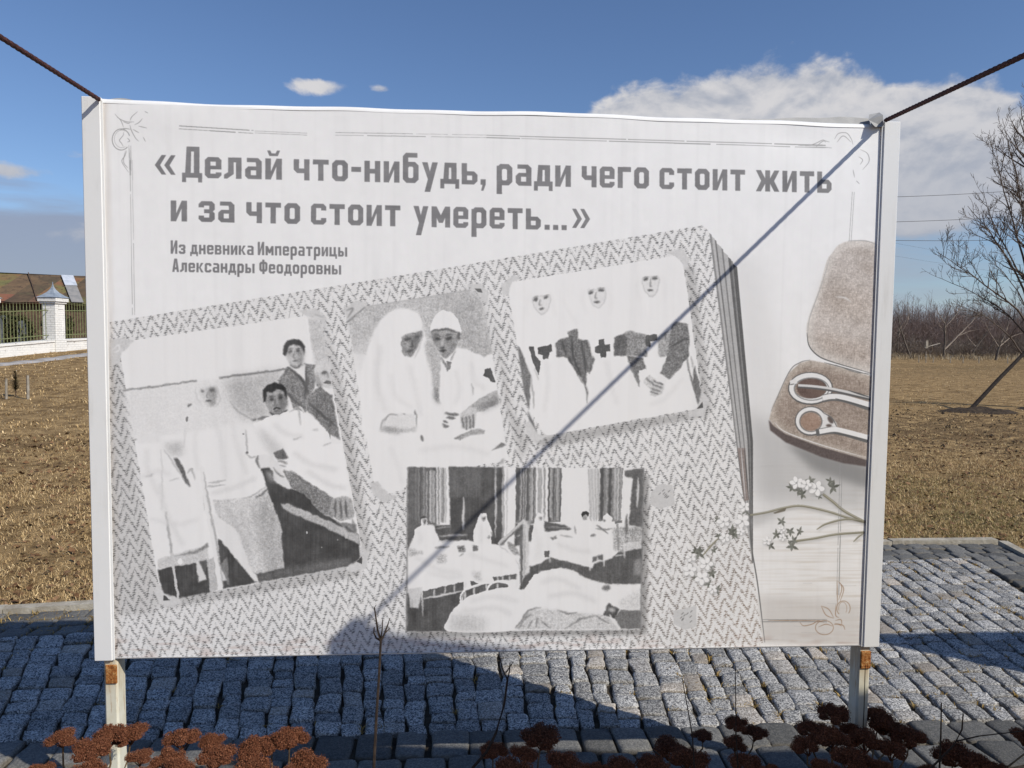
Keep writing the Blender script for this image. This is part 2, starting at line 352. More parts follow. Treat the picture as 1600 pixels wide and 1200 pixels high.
    B.poly([(318, 700), (355, 725), (318, 728)], 72); B.poly([(1320, 522), (1354, 500), (1352, 538)], 72)
    # ================= picture two: two figures at a table
    D2 = F(520, 440, 3.334)
    c = D2
    c.poly([(75, 200), (165, 132), (715, 44), (778, 95), (850, 520), (915, 930), (600, 985), (300, 1108), (215, 1055)], 213)
    c.poly([(75, 205), (168, 134), (715, 46), (776, 95), (832, 380), (780, 392), (660, 340), (600, 300), (490, 300), (440, 160), (300, 160), (230, 230), (180, 380), (110, 370)], 176, 2, .95, 30)
    c.poly([(560, 80), (715, 50), (776, 100), (828, 365), (780, 385), (690, 330), (640, 170)], 155, 16, .6, 26); c.poly([(100, 350), (180, 300), (230, 230), (150, 460), (120, 500)], 200, 10, .7)
    c.poly([(225, 235), (300, 155), (372, 140), (440, 165), (470, 225), (466, 262), (500, 450), (532, 570), (520, 640), (440, 740), (180, 830), (145, 520), (185, 340)], 214, 2, 1, 0, True)
    c.poly([(360, 296), (380, 275), (462, 255), (467, 280), (442, 340), (408, 392), (375, 387), (362, 340)], 138, 1, 1, 26)
    c.poly([(425, 268), (465, 258), (440, 335), (415, 350)], 96, 4, .7)
    c.line([(372, 300), (408, 298)], 9, 74); c.line([(425, 290), (448, 284)], 7, 74); c.line([(412, 300), (416, 335), (400, 342)], 6, 84); c.line([(384, 364), (416, 356)], 8, 78); c.line([(362, 290), (362, 340), (372, 386)], 5, 120); c.line([(470, 270), (450, 340), (425, 400)], 5, 185)
    c.poly([(478, 330), (500, 300), (530, 340), (566, 400), (562, 520), (562, 600), (552, 636), (528, 602), (515, 480)], 168, 3, .95, 26); c.poly([(528, 560), (560, 560), (560, 632), (535, 620)], 112, 5, .9, 20)
    c.poly([(512, 262), (540, 248), (600, 246), (652, 262), (646, 330), (622, 377), (590, 402), (555, 372), (525, 322)], 148, 1, 1, 30, True)
    c.poly([(512, 265), (548, 255), (540, 330), (560, 385), (530, 335)], 104, 6, .7); c.poly([(600, 330), (648, 300), (640, 345), (600, 398)], 96, 6, .6)
    c.line([(530, 298), (560, 300)], 10, 58); c.line([(588, 296), (618, 294)], 10, 55); c.line([(528, 282), (545, 278), (562, 286)], 5, 96); c.line([(586, 282), (605, 275), (626, 280)], 5, 92); c.ell((545, 298), 24, 12, 96, 4, .6); c.ell((604, 296), 24, 12, 96, 4, .6); c.ell((574, 376), 20, 8, 112, 4, .6); c.ell((600, 345), 16, 12, 176, 5, .5); c.ell((545, 345), 12, 10, 172, 5, .5); c.line([(572, 296), (566, 336)], 9, 172); c.line([(556, 342), (572, 346), (586, 340)], 6, 80); c.line([(556, 362), (592, 356)], 8, 72)
    c.poly([(506, 258), (514, 210), (545, 165), (578, 149), (628, 165), (657, 205), (668, 264), (600, 247), (540, 250)], 214, 0, 1, 0, True)
    c.line([(510, 262), (540, 252), (600, 249), (655, 264)], 6, 92); c.ell((658, 284), 9, 22, 96, 1)
    c.poly([(566, 402), (590, 405), (650, 345), (700, 355), (782, 390), (832, 375), (858, 560), (780, 602), (690, 672), (600, 692), (552, 604), (562, 450)], 214, 1)
    c.line([(562, 395), (585, 430), (598, 466)], 5, 120); c.line([(640, 360), (615, 410)], 5, 150); c.poly([(590, 416), (620, 414), (610, 450), (598, 466)], 122, 0, 1, 20); c.line([(725, 530), (730, 590)], 5, 170); c.line([(785, 395), (810, 365)], 5, 165)
    c.poly([(793, 456), (822, 449), (832, 480), (849, 524), (822, 520), (812, 498), (784, 492)], 82, 0, 1, 10)
    c.poly([(688, 672), (760, 612), (858, 564), (864, 632), (790, 672), (740, 684)], 162, 1, 1, 24); c.poly([(752, 655), (862, 600), (864, 634), (790, 672)], 105, 6, .8)
    c.poly([(662, 690), (720, 652), (752, 668), (738, 762), (700, 772), (668, 766)], 188, 1, 1, 16)
    for q in ([(676, 700), (680, 765)], [(694, 705), (698, 770)], [(712, 700), (718, 768)], [(732, 690), (732, 760)]): c.line(q, 8, 112, False, 0, .9)
    for q in ([(580, 684), (620, 692), (658, 690)], [(590, 705), (640, 712)], [(568, 742), (590, 756), (608, 752)], [(575, 725), (600, 735)], [(632, 822), (680, 800), (740, 790)], [(460, 800), (470, 835)], [(430, 670), (432, 760)]): c.line(q, 8, 112)
    c.poly([(650, 815), (700, 785), (745, 765), (795, 775), (790, 792), (720, 800), (660, 828)], 150, 1, 1, 34)
    c.poly([(245, 782), (258, 730), (292, 688), (360, 682), (432, 690), (436, 760), (330, 792)], 204, 1, 1, 8); c.poly([(248, 778), (262, 752), (400, 770), (436, 755), (430, 775), (330, 794)], 150, 3, .8, 20); c.line([(250, 770), (262, 728), (300, 690), (340, 694)], 5, 150); c.line([(365, 685), (375, 690)], 4, 140)
    c.poly([(822, 882), (880, 836), (905, 852)], 122, 1, 1, 18); c.poly([(852, 958), (892, 918), (890, 945)], 160, 2)
    for q in ([(48, 152), (120, 98), (184, 110), (168, 132), (76, 204), (66, 165)], [(698, 18), (770, 8), (812, 60), (804, 122), (778, 92), (740, 48)], [(192, 1050), (232, 1040), (290, 1108), (345, 1118), (270, 1152), (212, 1112)]): c.poly(q, 188, 1, 1, 12)
    c.poly([(738, 36), (772, 36), (780, 58), (756, 54)], 96); c.line([(70, 150), (105, 140), (76, 190)], 5, 130); c.line([(75, 210), (168, 133)], 4, 110, False); c.line([(168, 133), (715, 45)], 3, 150, False)
    # ================= picture three: three figures in white
    d = F(760, 360, 3.5286)
    d.poly([(120, 330), (140, 284), (1040, 139), (1086, 180), (1140, 560), (1192, 930), (1150, 986), (330, 1132), (232, 988), (170, 632)], 215)
    def small_face(pts, eyes, nose, mouth, tone):
        d.poly(pts, 204, 2, .9, 6, True); d.line(pts+[pts[0]], 3, tone, True, 0, .55)
        for e in eyes:
            d.line(e, 9, 92); d.line([(e[0][0]-3, e[0][1]-11), (e[1][0]+3, e[1][1]-11)], 4, 130)
        d.line(nose, 5, 140); d.line(mouth, 8, 98)
    small_face([(254, 372), (345, 358), (346, 415), (325, 454), (296, 459), (266, 422)], [[(260, 382), (286, 376)], [(314, 372), (342, 366)]], [(300, 382), (294, 408), (308, 412)], [(290, 432), (320, 430)], 150)
    small_face([(560, 322), (600, 330), (652, 322), (654, 375), (640, 408), (608, 425), (578, 395)], [[(564, 350), (590, 334)], [(614, 334), (648, 328)]], [(606, 340), (600, 372), (614, 376)], [(592, 396), (628, 390)], 160)
    small_face([(860, 260), (948, 256), (946, 322), (925, 356), (900, 362), (870, 325)], [[(866, 270), (890, 268)], [(914, 266), (944, 264)]], [(906, 262), (904, 302), (914, 306)], [(888, 330), (920, 329)], 140)
    d.poly([(382, 622), (415, 595), (456, 585), (448, 560), (480, 547), (506, 545), (505, 600), (560, 605), (582, 690), (597, 712), (572, 790), (550, 775), (552, 862), (500, 792), (450, 700), (385, 698)], 108, 1, 1, 34)
    for q in ([(420, 610), (440, 690)], [(470, 580), (480, 700), (520, 790)], [(520, 610), (540, 700), (552, 800)], [(455, 700), (475, 740)]): d.line(q, 8, 76)
    d.poly([(706, 592), (760, 565), (792, 555), (890, 580), (885, 697), (775, 690), (704, 690)], 136, 1, 1, 32); d.poly([(706, 592), (762, 566), (775, 600), (772, 690), (704, 690)], 94, 1, 1, 24)
    d.poly([(772, 690), (862, 702), (882, 770), (840, 786), (846, 862), (815, 800)], 110, 1, 1, 34)
    d.poly([(940, 592), (1012, 545), (1022, 690), (953, 697)], 152, 1, 1, 30); d.line([(990, 560), (985, 600)], 6, 110)
    d.poly([(1018, 540), (1045, 503), (1112, 515), (1122, 600), (1116, 690), (1060, 770), (1010, 822), (958, 786), (1000, 690)], 112, 1, 1, 36); d.line([(1025, 640), (1080, 605), (1118, 602)], 8, 76)
    for q in ([(284, 645), (360, 628), (363, 666), (346, 670), (344, 708), (314, 712), (312, 686), (287, 682)], [(622, 605), (650, 600), (655, 630), (683, 627), (683, 665), (661, 668), (663, 700), (630, 703), (628, 675), (599, 676), (599, 640), (622, 635)], [(880, 577), (941, 573), (941, 606), (906, 610), (906, 641), (880, 642)], [(232, 640), (262, 640), (270, 690), (300, 722), (286, 797), (260, 740)]): d.poly(q, 84, 0, 1, 12)
    d.poly([(170, 630), (200, 682), (246, 800), (242, 890), (236, 990), (210, 900)], 112, 1, 1, 22); d.line([(246, 800), (258, 900), (262, 985)], 5, 160); d.line([(262, 760), (290, 830)], 4, 175)
    d.line([(548, 860), (556, 900), (553, 952)], 8, 110, taper=True); d.line([(500, 790), (548, 862)], 5, 150); d.line([(790, 740), (846, 862)], 6, 130)
    d.poly([(868, 800), (900, 795), (940, 830), (986, 850), (966, 902), (930, 916), (903, 912), (910, 880), (870, 842)], 188, 1, 1, 20); d.poly([(845, 770), (880, 765), (895, 795), (868, 825), (846, 850)], 214); d.poly([(952, 800), (996, 815), (985, 850), (935, 820)], 212)
    for q in ([(920, 830), (975, 850)], [(915, 850), (970, 868)], [(910, 872), (960, 885)], [(905, 890), (950, 900)], [(880, 815), (920, 850)]): d.line(q, 5, 108, False)
    d.poly([(1148, 740), (1165, 800), (1194, 930), (1165, 960), (1138, 850)], 110, 1, 1, 20); d.line([(1105, 700), (1125, 800), (1160, 920)], 6, 120); d.line([(1130, 690), (1140, 760)], 5, 165); d.poly([(228, 992), (262, 1062), (280, 1118), (248, 1122)], 112, 1, 1, 18)
    for q in ([(84, 300), (150, 243), (192, 262), (138, 288), (122, 355), (88, 360)], [(985, 122), (1080, 98), (1120, 160), (1098, 222), (1084, 180), (1040, 140)], [(1190, 888), (1232, 930), (1202, 1022), (1118, 1030), (1110, 998), (1162, 984)], [(212, 1060), (240, 1050), (286, 1125), (338, 1130), (290, 1168), (225, 1130)]): d.poly(q, 190, 1, 1, 12)
    d.poly([(1160, 985), (1192, 945), (1196, 978)], 84)
    # ================= picture four: the ward seen along its beds
    e = F(620, 720, 4.)
    e.poly([(68, 40), (1545, 45), (1525, 1056), (60, 1070)], 212)
    e.poly([(68, 40), (248, 40), (246, 402), (190, 400), (105, 480), (66, 560)], 98, 1, 1, 10)
    e.poly([(325, 40), (670, 40), (668, 522), (600, 522), (470, 500), (335, 462)], 82, 1, 1, 8); e.poly([(330, 42), (525, 42), (525, 225), (332, 232)], 100, 2, .8, 8)
    r2 = np.random.default_rng(9)
    def stripes(xa, xb, ya, yb, v0, v1, n, wmin=2, wmax=9, lean=0):
        for k in range(n):
            xx = r2.uniform(xa, xb); ye = yb-r2.uniform(0, (yb-ya)*.08)
            e.line([(xx, ya), (xx+lean*r2.uniform(.3, 1), ye)], r2.uniform(wmin, wmax), r2.uniform(v0, v1), False, 0, .9)
    e.poly([(745, 44), (872, 44), (868, 395), (742, 390)], 112, 0, 1, 8); e.poly([(948, 44), (1034, 44), (1026, 382), (944, 385)], 112, 0, 1, 8); e.poly([(1272, 45), (1416, 45), (1400, 380), (1262, 375)], 128, 0, 1, 10)
    stripes(100, 245, 42, 395, 70, 140, 16); stripes(180, 240, 60, 400, 185, 212, 5, 3, 6); stripes(250, 325, 42, 400, 90, 130, 6, 3, 7); stripes(750, 868, 45, 388, 60, 90, 12, 3, 8, -6); stripes(760, 868, 45, 388, 170, 210, 8, 2, 5, -6)
    stripes(872, 945, 45, 380, 100, 160, 7, 2, 5, -4); stripes(950, 1030, 45, 380, 60, 85, 9, 3, 8, -5); stripes(960, 1025, 45, 380, 180, 212, 6, 2, 5, -5); stripes(1195, 1262, 48, 380, 120, 175, 10, 2, 4, 18); stripes(1275, 1412, 48, 380, 70, 105, 16, 3, 9, -8); stripes(1280, 1405, 48, 380, 175, 212, 9, 2, 5, -8)
    e.line([(620, 42), (617, 480)], 6, 200); e.line([(418, 228), (417, 432)], 9, 196); e.line([(664, 42), (662, 500)], 5, 205); e.line([(690, 45), (686, 470)], 4, 170)
    e.poly([(1425, 62), (1545, 46), (1538, 420), (1450, 402), (1476, 110), (1428, 96)], 98, 1, 1, 14); e.line([(1512, 105), (1500, 290)], 7, 200)
    for q in ([(232, 402), (336, 402), (342, 460), (442, 465), (442, 500), (262, 497)], [(740, 392), (862, 402), (852, 500), (735, 542)], [(920, 380), (1050, 402), (1092, 430), (928, 442)]): e.poly(q, 86, 1, 1, 14)
    e.line([(260, 470), (440, 462)], 7, 165); e.line([(245, 420), (335, 415)], 5, 150); e.line([(745, 470), (800, 462)], 6, 150); e.line([(930, 415), (1080, 420)], 4, 140)
    for q in ([(104, 492), (110, 430), (150, 402), (152, 362), (186, 354), (192, 402), (240, 440), (262, 492), (240, 525), (106, 540)], [(474, 482), (490, 400), (512, 350), (530, 326), (560, 328), (572, 380), (600, 442), (592, 480), (592, 525), (490, 525)], [(832, 642), (845, 450), (860, 378), (885, 326), (912, 332), (922, 450), (922, 642)], [(1113, 462), (1120, 400), (1160, 370), (1192, 350), (1228, 402), (1228, 462)], [(1282, 432), (1290, 348), (1320, 330), (1346, 360), (1352, 432), (1330, 482)]): e.poly(q, 213)
    e.line([(148, 362), (165, 352), (190, 356)], 9, 62); e.poly([(160, 366), (184, 362), (184, 396), (168, 400)], 140, 1, 1, 14); e.line([(182, 372), (170, 392)], 4, 70); e.poly([(532, 350), (560, 350), (556, 374), (540, 378)], 132, 1, 1, 20); e.line([(543, 362), (556, 362)], 4, 70); e.poly([(888, 352), (910, 350), (908, 376), (894, 378)], 176, 1); e.line([(892, 360), (908, 358)], 4, 90); e.line([(900, 360), (898, 374)], 3, 110)
    e.poly([(1150, 335), (1165, 316), (1188, 312), (1203, 328), (1198, 348), (1180, 334), (1160, 352)], 52); e.poly([(1160, 350), (1178, 336), (1194, 345), (1188, 368), (1168, 372)], 150, 1, 1, 14); e.line([(1290, 372), (1306, 378)], 8, 110); e.line([(1112, 405), (1118, 458)], 4, 130); e.ell((578, 478), 9, 9, 120, 1); e.line([(590, 440), (600, 475)], 4, 130)
    e.line([(635, 522), (720, 448), (802, 374)], 24, 184, False); e.line([(648, 524), (730, 452), (806, 384)], 6, 96, False); e.poly([(768, 430), (792, 420), (792, 800), (772, 800)], 98, 1, 1, 10); e.poly([(790, 372), (828, 378), (824, 640), (820, 770), (786, 800)], 192, 1, 1, 12); e.line([(800, 400), (796, 780)], 4, 150); e.ell((826, 390), 10, 14, 150, 1, 1, 20)
    e.poly([(690, 505), (735, 520), (770, 590), (735, 590), (700, 550)], 150, 1, 1, 40); e.line([(640, 525), (740, 620), (770, 690)], 5, 170)
    e.poly([(830, 662), (920, 632), (960, 600), (1100, 640), (1220, 668), (1240, 640), (1345, 610), (1400, 560), (1535, 540), (1530, 772), (1330, 772), (1180, 732), (1100, 682), (1030, 670), (900, 690), (850, 740), (800, 802), (765, 802), (800, 720), (826, 700)], 88, 1, 1, 14)
    e.poly([(950, 500), (1000, 470), (1230, 455), (1330, 470), (1345, 560), (1225, 600), (1222, 668), (1100, 632), (985, 612)], 213, 1); e.poly([(1225, 602), (1290, 586), (1290, 622), (1225, 634)], 100, 1); e.line([(1206, 640), (1206, 690)], 5, 208); e.line([(1255, 595), (1257, 630)], 4, 208); e.line([(1296, 580), (1296, 665)], 6, 205); e.line([(1225, 634), (1290, 620)], 5, 210)
    e.poly([(1350, 420), (1530, 412), (1532, 520), (1420, 572), (1360, 560)], 158, 2, .9, 60); e.line([(1438, 335), (1432, 480)], 10, 110); e.line([(1290, 440), (1380, 380)], 6, 212); e.line([(1250, 400), (1320, 460)], 5, 90); e.poly([(1365, 380), (1410, 375), (1410, 390), (1368, 395)], 110); e.line([(1380, 395), (1385, 560)], 12, 140); e.poly([(1420, 520), (1530, 500), (1530, 545), (1425, 570)], 190, 1, 1, 20); e.line([(1360, 600), (1425, 585)], 4, 205); e.line([(1422, 500), (1424, 610)], 5, 205); e.poly([(1485, 620), (1530, 605), (1528, 715), (1482, 710)], 140, 2, .8)
    e.poly([(960, 480), (1000, 470), (1002, 485), (975, 495)], 120, 1, 1, 30); e.line([(1020, 465), (1100, 478)], 7, 165); e.line([(1210, 470), (1245, 462)], 10, 120); e.line([(1245, 425), (1300, 430), (1350, 425)], 6, 130)
    e.poly([(835, 552), (870, 545), (955, 570), (960, 610), (920, 640)], 120, 1, .0); e.line([(925, 606), (960, 602)], 4, 205); e.line([(960, 560), (958, 640)], 4, 205); e.poly([(922, 565), (955, 562), (955, 600), (922, 604)], 96, 0)
    e.poly([(100, 520), (400, 500), (620, 525), (740, 600), (770, 692), (600, 730), (415, 752), (160, 815), (64, 800), (64, 600)], 213, 1)
    e.poly([(378, 535), (425, 530), (425, 570), (385, 575)], 130, 1, 1, 60); e.poly([(475, 530), (505, 530), (502, 560), (480, 565)], 120, 1, 1, 50); e.poly([(250, 590), (310, 585), (310, 640), (255, 640)], 176, 2, .9, 60); e.line([(235, 545), (330, 538)], 7, 140); e.line([(390, 600), (420, 580)], 5, 150); e.poly([(72, 545), (170, 570), (165, 580), (80, 600)], 176, 2, .9, 50); e.line([(262, 505), (385, 498)], 5, 165)
    e.poly([(465, 700), (520, 690), (530, 750), (490, 740)], 180, 3, .9, 30)
    e.poly([(60, 830), (150, 815), (165, 862), (418, 815), (410, 850), (370, 930), (330, 980), (322, 1066), (60, 1068)], 78, 1, 1, 12)
    e.poly([(64, 798), (160, 790), (150, 860), (135, 925), (85, 916)], 188, 1, 1, 10); e.line([(158, 812), (165, 970)], 9, 196, taper=True); e.line([(90, 860), (100, 920)], 8, 160, f=1)
    e.poly([(162, 815), (415, 757), (416, 815), (166, 862)], 88, 0, 1, 8)
    for xx, ya, yb in ((235, 798, 850), (300, 782, 836), (360, 768, 826)): e.line([(xx, ya), (xx, yb)], 5, 206)
    e.line([(165, 862), (415, 815)], 6, 210); e.poly([(602, 728), (752, 708), (752, 744), (606, 755)], 88, 0, 1, 8)
    for xx in (632, 662, 705): e.line([(xx, 716), (xx, 752)], 5, 206)
    e.line([(750, 708), (750, 805)], 6, 208); e.line([(606, 756), (752, 744)], 6, 210); e.poly([(456, 748), (532, 772), (468, 788)], 84, 0); e.line([(432, 760), (425, 800)], 9, 205)
    e.poly([(412, 878), (418, 820), (500, 785), (560, 772), (640, 762), (700, 772), (706, 800), (600, 805), (500, 832)], 88, 0, 1, 10)
    e.line([(398, 902), (400, 850), (430, 805), (500, 774), (562, 764)], 11, 214); e.line([(562, 812), (582, 775), (640, 752), (690, 758), (710, 806)], 11, 214)
    for xx, ya, yb in ((425, 815, 870), (485, 790, 840), (560, 770, 815), (633, 765, 800)): e.line([(xx, ya), (xx, yb)], 6, 210)
    e.poly([(326, 1066), (332, 970), (400, 880), (500, 830), (640, 795), (760, 800), (830, 850), (905, 920), (800, 970), (742, 1060)], 213, 0, 1, 0, True); e.poly([(330, 1064), (340, 985), (420, 960), (560, 1000), (560, 1062)], 172, 14, .8, 20)
    for k in range(9): e.line([(350+k*24, 960+r2.uniform(0, 30)), (345+k*24, 1060)], 6, 160, False, 2, .5)
    e.poly([(788, 815), (860, 710), (1000, 672), (1060, 682), (1160, 740), (1290, 780), (1420, 790), (1527, 774), (1526, 905), (1400, 905), (1310, 950), (1000, 930), (900, 905), (830, 850)], 214)
    e.poly([(740, 1056), (800, 960), (860, 930), (1000, 930), (1070, 950), (1240, 962), (1300, 960), (1350, 1000), (1392, 1056)], 188, 2, 1, 30)
    for q in ([(742, 1050), (770, 1010), (830, 935), (900, 918)], [(760, 1050), (800, 985), (840, 960)], [(1000, 935), (1070, 955), (1130, 950)], [(1050, 1050), (1150, 990), (1240, 970)], [(900, 1000), (960, 1045)], [(1240, 965), (1330, 1020)], [(820, 1045), (850, 1000)], [(870, 1040), (880, 980)]): e.line(q, 9, 130, f=1)
    e.poly([(1288, 965), (1325, 888), (1390, 928), (1368, 985)], 74, 1, 1, 18); e.ell((1345, 930), 22, 14, 180, 3); e.poly([(1362, 985), (1400, 930), (1526, 935), (1525, 1052), (1400, 1052)], 112, 1, 1, 12); e.poly([(1380, 890), (1460, 830), (1525, 800), (1525, 925), (1420, 925)], 196, 4, .9, 24); e.ell((1310, 795), 22, 18, 108, 2, 1, 30); e.line([(1330, 960), (1360, 1010), (1400, 1055)], 10, 205)
    for k in range(14):
        xx = r2.uniform(80, 1500); e.line([(xx, r2.uniform(600, 900)), (xx+3, 1060)], 4, 205, False, 0, .18)
    e.line([(68, 40), (62, 1070)], 5, 120, False); e.line([(1543, 46), (1525, 1056)], 5, 120, False)
    # soft modelling of faces and cloth
    for fr_, c_, rx, ry, v in ((A, (1100, 268), 20, 12, 120), (A, (1148, 264), 20, 12, 104), (A, (1112, 330), 26, 10, 140), (A, (1160, 310), 14, 30, 120), (A, (994, 540), 22, 11, 84), (A, (1047, 531), 20, 11, 76), (A, (1058, 575), 14, 28, 96), (A, (1000, 570), 14, 14, 172), (A, (1018, 616), 24, 8, 92), (A, (644, 488), 22, 12, 112), (A, (590, 492), 16, 9, 150), (A, (640, 566), 20, 10, 130), (A, (1300, 384), 22, 12, 128), (A, (1325, 430), 14, 30, 150), (c, (392, 300), 24, 12, 96), (c, (436, 292), 16, 11, 88), (c, (400, 372), 22, 9, 106), (c, (388, 330), 10, 16, 165)):
        fr_.ell(c_, rx, ry, v, 4, .5)
    for fr_, q, w, v in ((A, [(640, 600), (690, 760), (720, 1000)], 26, 200), (A, [(560, 620), (540, 800), (560, 960)], 22, 202), (A, [(760, 650), (790, 820), (850, 980)], 24, 200), (A, [(1000, 680), (1080, 740), (1180, 760)], 24, 198), (A, [(1120, 850), (1230, 920), (1380, 950)], 30, 198), (A, [(1200, 960), (1330, 1040), (1430, 1060)], 26, 196), (A, [(260, 830), (270, 960), (330, 1100)], 24, 198), (A, [(220, 1000), (330, 960), (400, 980)], 18, 196), (A, [(640, 1090), (760, 1060), (900, 1000)], 18, 190), (B, [(300, 120), (330, 260), (420, 440)], 22, 196), (B, [(250, 300), (400, 330), (500, 300)], 18, 198), (B, [(640, 230), (690, 320), (780, 500)], 18, 172), (B, [(780, 220), (820, 380), (880, 540)], 16, 168), (B, [(720, 220), (740, 330), (800, 450)], 12, 176),
        (c, [(250, 330), (230, 520), (280, 680)], 30, 203), (c, [(400, 430), (430, 560), (460, 700)], 22, 202), (c, [(300, 480), (330, 600), (420, 660)], 18, 203), (c, [(640, 460), (660, 560), (640, 640)], 20, 200), (c, [(720, 420), (740, 520), (800, 560)], 20, 202), (c, [(450, 880), (640, 860), (820, 900)], 26, 203), (c, [(300, 860), (340, 960), (360, 1050)], 22, 204),
        (d, [(250, 340), (225, 400), (230, 480)], 10, 205), (d, [(345, 340), (370, 400), (380, 480)], 10, 204), (d, [(545, 310), (530, 380), (560, 470)], 10, 205), (d, [(665, 310), (690, 380), (680, 470)], 10, 205), (d, [(850, 240), (830, 320), (850, 400)], 10, 206), (d, [(960, 240), (985, 310), (975, 400)], 10, 205), (d, [(420, 380), (470, 470), (500, 530)], 8, 203), (d, [(330, 720), (340, 850), (320, 1000)], 20, 204), (d, [(660, 720), (690, 850), (720, 960)], 22, 204), (d, [(900, 960), (980, 930), (1080, 820)], 18, 204),
        (e, [(130, 440), (150, 480), (140, 520)], 12, 190), (e, [(520, 400), (530, 460), (520, 515)], 12, 192), (e, [(560, 400), (570, 460), (575, 510)], 10, 196), (e, [(870, 420), (880, 520), (870, 630)], 12, 194), (e, [(905, 470), (900, 560), (905, 630)], 8, 190), (e, [(120, 600), (260, 680), (400, 700)], 26, 200), (e, [(450, 580), (560, 620), (700, 660)], 24, 200), (e, [(200, 700), (330, 730), (410, 720)], 20, 198), (e, [(1000, 520), (1120, 560), (1220, 570)], 22, 198), (e, [(900, 760), (1000, 740), (1150, 800)], 30, 200), (e, [(950, 850), (1100, 830), (1250, 880)], 30, 198), (e, [(460, 880), (600, 850), (760, 880)], 30, 200), (e, [(420, 940), (600, 920), (720, 960)], 26, 196)):
        fr_.line(q, w, v, True, 4, .75)
    # the prints are coarse: edges wander and the mid tones break into grain
    pics = [page]; r = mask_uv([T([(180, 530), (500, 480), (1085, 395), (1110, 660), (1010, 990), (632, 990), (560, 890), (250, 945)])]); M, x0, y0, x1, y1 = r
    dx = (noise(9, 61)-.5)*3.0+(noise(3., 62)-.5)*.7; dy = (noise(9, 63)-.5)*3.0+(noise(3., 64)-.5)*.7
    yy = np.clip((VY+dy).astype(int), 0, PH-1); xx = np.clip((VX+dx).astype(int), 0, PW-1)
    Wp = C[yy, xx]; pmk = np.zeros((PH, PW)); pmk[y0:y1, x0:x1] = M
    for q in ([(186, 541), (196, 533), (486, 492), (500, 497), (568, 868), (560, 884), (262, 937), (250, 925)], [(543, 502), (570, 480), (735, 454), (752, 468), (793, 720), (700, 736), (610, 772), (585, 756)], [(794, 453), (800, 441), (1055, 400), (1068, 411), (1098, 623), (1086, 640), (853, 681), (826, 640)], [(637, 730), (1006, 731), (1001, 984), (635, 987)]):
        r = mask_uv([T(q)]); M, x0, y0, x1, y1 = r; sub = C[y0:y1, x0:x1]; wv = Wp[y0:y1, x0:x1]
        mid = np.clip(1-np.abs(wv.mean(-1)-140)/75., 0, 1); mo = (noise(22, 65)[y0:y1, x0:x1]-.5)*.6+(noise(9, 66)[y0:y1, x0:x1]-.5)*.5
        dark = np.clip((190-wv.mean(-1))/110, 0, 1)
        wv = wv+(((grain[y0:y1, x0:x1]-.5)*38+(noise(1.2, 67)[y0:y1, x0:x1]-.5)*18)*mid+mo*20*dark+((noise((2, 60), 68)[y0:y1, x0:x1]-.5)*12)*dark)[..., None]
        sub[:] = sub*(1-M[..., None])+wv*M[..., None]
    soft[0] = False
    # ================= needle case with scissors
    g = F(1200, 300, 4.); h = F(1200, 550, 4.)
    rim = [(398, 385), (440, 332), (510, 306), (600, 304), (655, 314), (672, 330), (668, 500), (658, 750), (648, 1000), (640, 1128), (620, 1124), (500, 1092), (360, 1045), (278, 990), (243, 900), (250, 800), (320, 600), (368, 430)]
    g.poly(rim, (192, 186, 180), 1, 1, 26, True); g.poly([(415, 420), (460, 365), (540, 345), (668, 370), (640, 1085), (480, 1040), (330, 985), (280, 910), (285, 820), (350, 610)], (177, 169, 163), 5, .95, 40, False)
    g.poly([(290, 880), (420, 900), (640, 960), (640, 1085), (480, 1040), (330, 985)], (160, 147, 137), 14, .6, 50); g.poly([(360, 560), (640, 640), (645, 820), (330, 740)], (162, 150, 140), 20, .6, 46); g.poly([(480, 340), (660, 370), (655, 410), (520, 370)], (150, 140, 132), 7, .7, 30); g.poly([(560, 440), (660, 470), (660, 520), (600, 480)], (150, 138, 128), 9, .7, 30)
    g.line([(243, 880), (256, 960), (310, 1022), (400, 1062), (640, 1132)], 6, 84); g.line([(420, 655), (480, 662), (520, 690)], 6, 205, f=1); g.line([(390, 400), (330, 590), (262, 780), (245, 890)], 4, 160)
    g.line([(500, 306), (600, 305), (670, 325)], 4, 150)
    h.poly([(4, 425), (14, 490), (110, 565), (330, 655), (470, 695), (612, 716), (616, 672), (330, 590), (110, 510), (35, 455)], (88, 79, 77), 1, 1, 14)
    h.poly([(8, 420), (30, 335), (130, 130), (200, 68), (265, 52), (350, 68), (645, 152), (620, 674), (330, 592), (110, 512), (35, 462)], (170, 160, 150), 1, 1, 30, False); h.poly([(40, 400), (60, 330), (150, 150), (215, 95), (350, 100), (635, 180), (615, 650), (340, 570), (120, 485)], (145, 132, 122), 6, .95, 40)
    h.line([(40, 440), (110, 500), (330, 580), (612, 660)], 5, 205); h.line([(350, 66), (460, 95), (640, 145)], 5, 96); h.line([(420, 80), (540, 125), (640, 135)], 4, 110); h.line([(20, 370), (130, 128), (200, 66), (262, 50)], 5, 120)
    h.ell((285, 225), 105, 70, (96, 80, 74), 1, 1, 20); h.poly([(200, 190), (420, 235), (600, 290), (620, 330), (360, 300)], (112, 94, 84), 8, .7)
    h.ring((265, 228), 121, 83, 40, 84); h.ring((265, 226), 119, 81, 30, 212); h.ring((272, 232), 108, 70, 7, 130)
    h.poly([(135, 180), (170, 165), (185, 195), (140, 212)], 206); h.line([(135, 205), (165, 200)], 5, 100)
    h.line([(188, 212), (300, 222), (420, 240), (640, 292)], 26, 88); h.line([(188, 208), (300, 216), (430, 236), (640, 284)], 15, 196); h.line([(500, 240), (640, 285)], 8, 84)
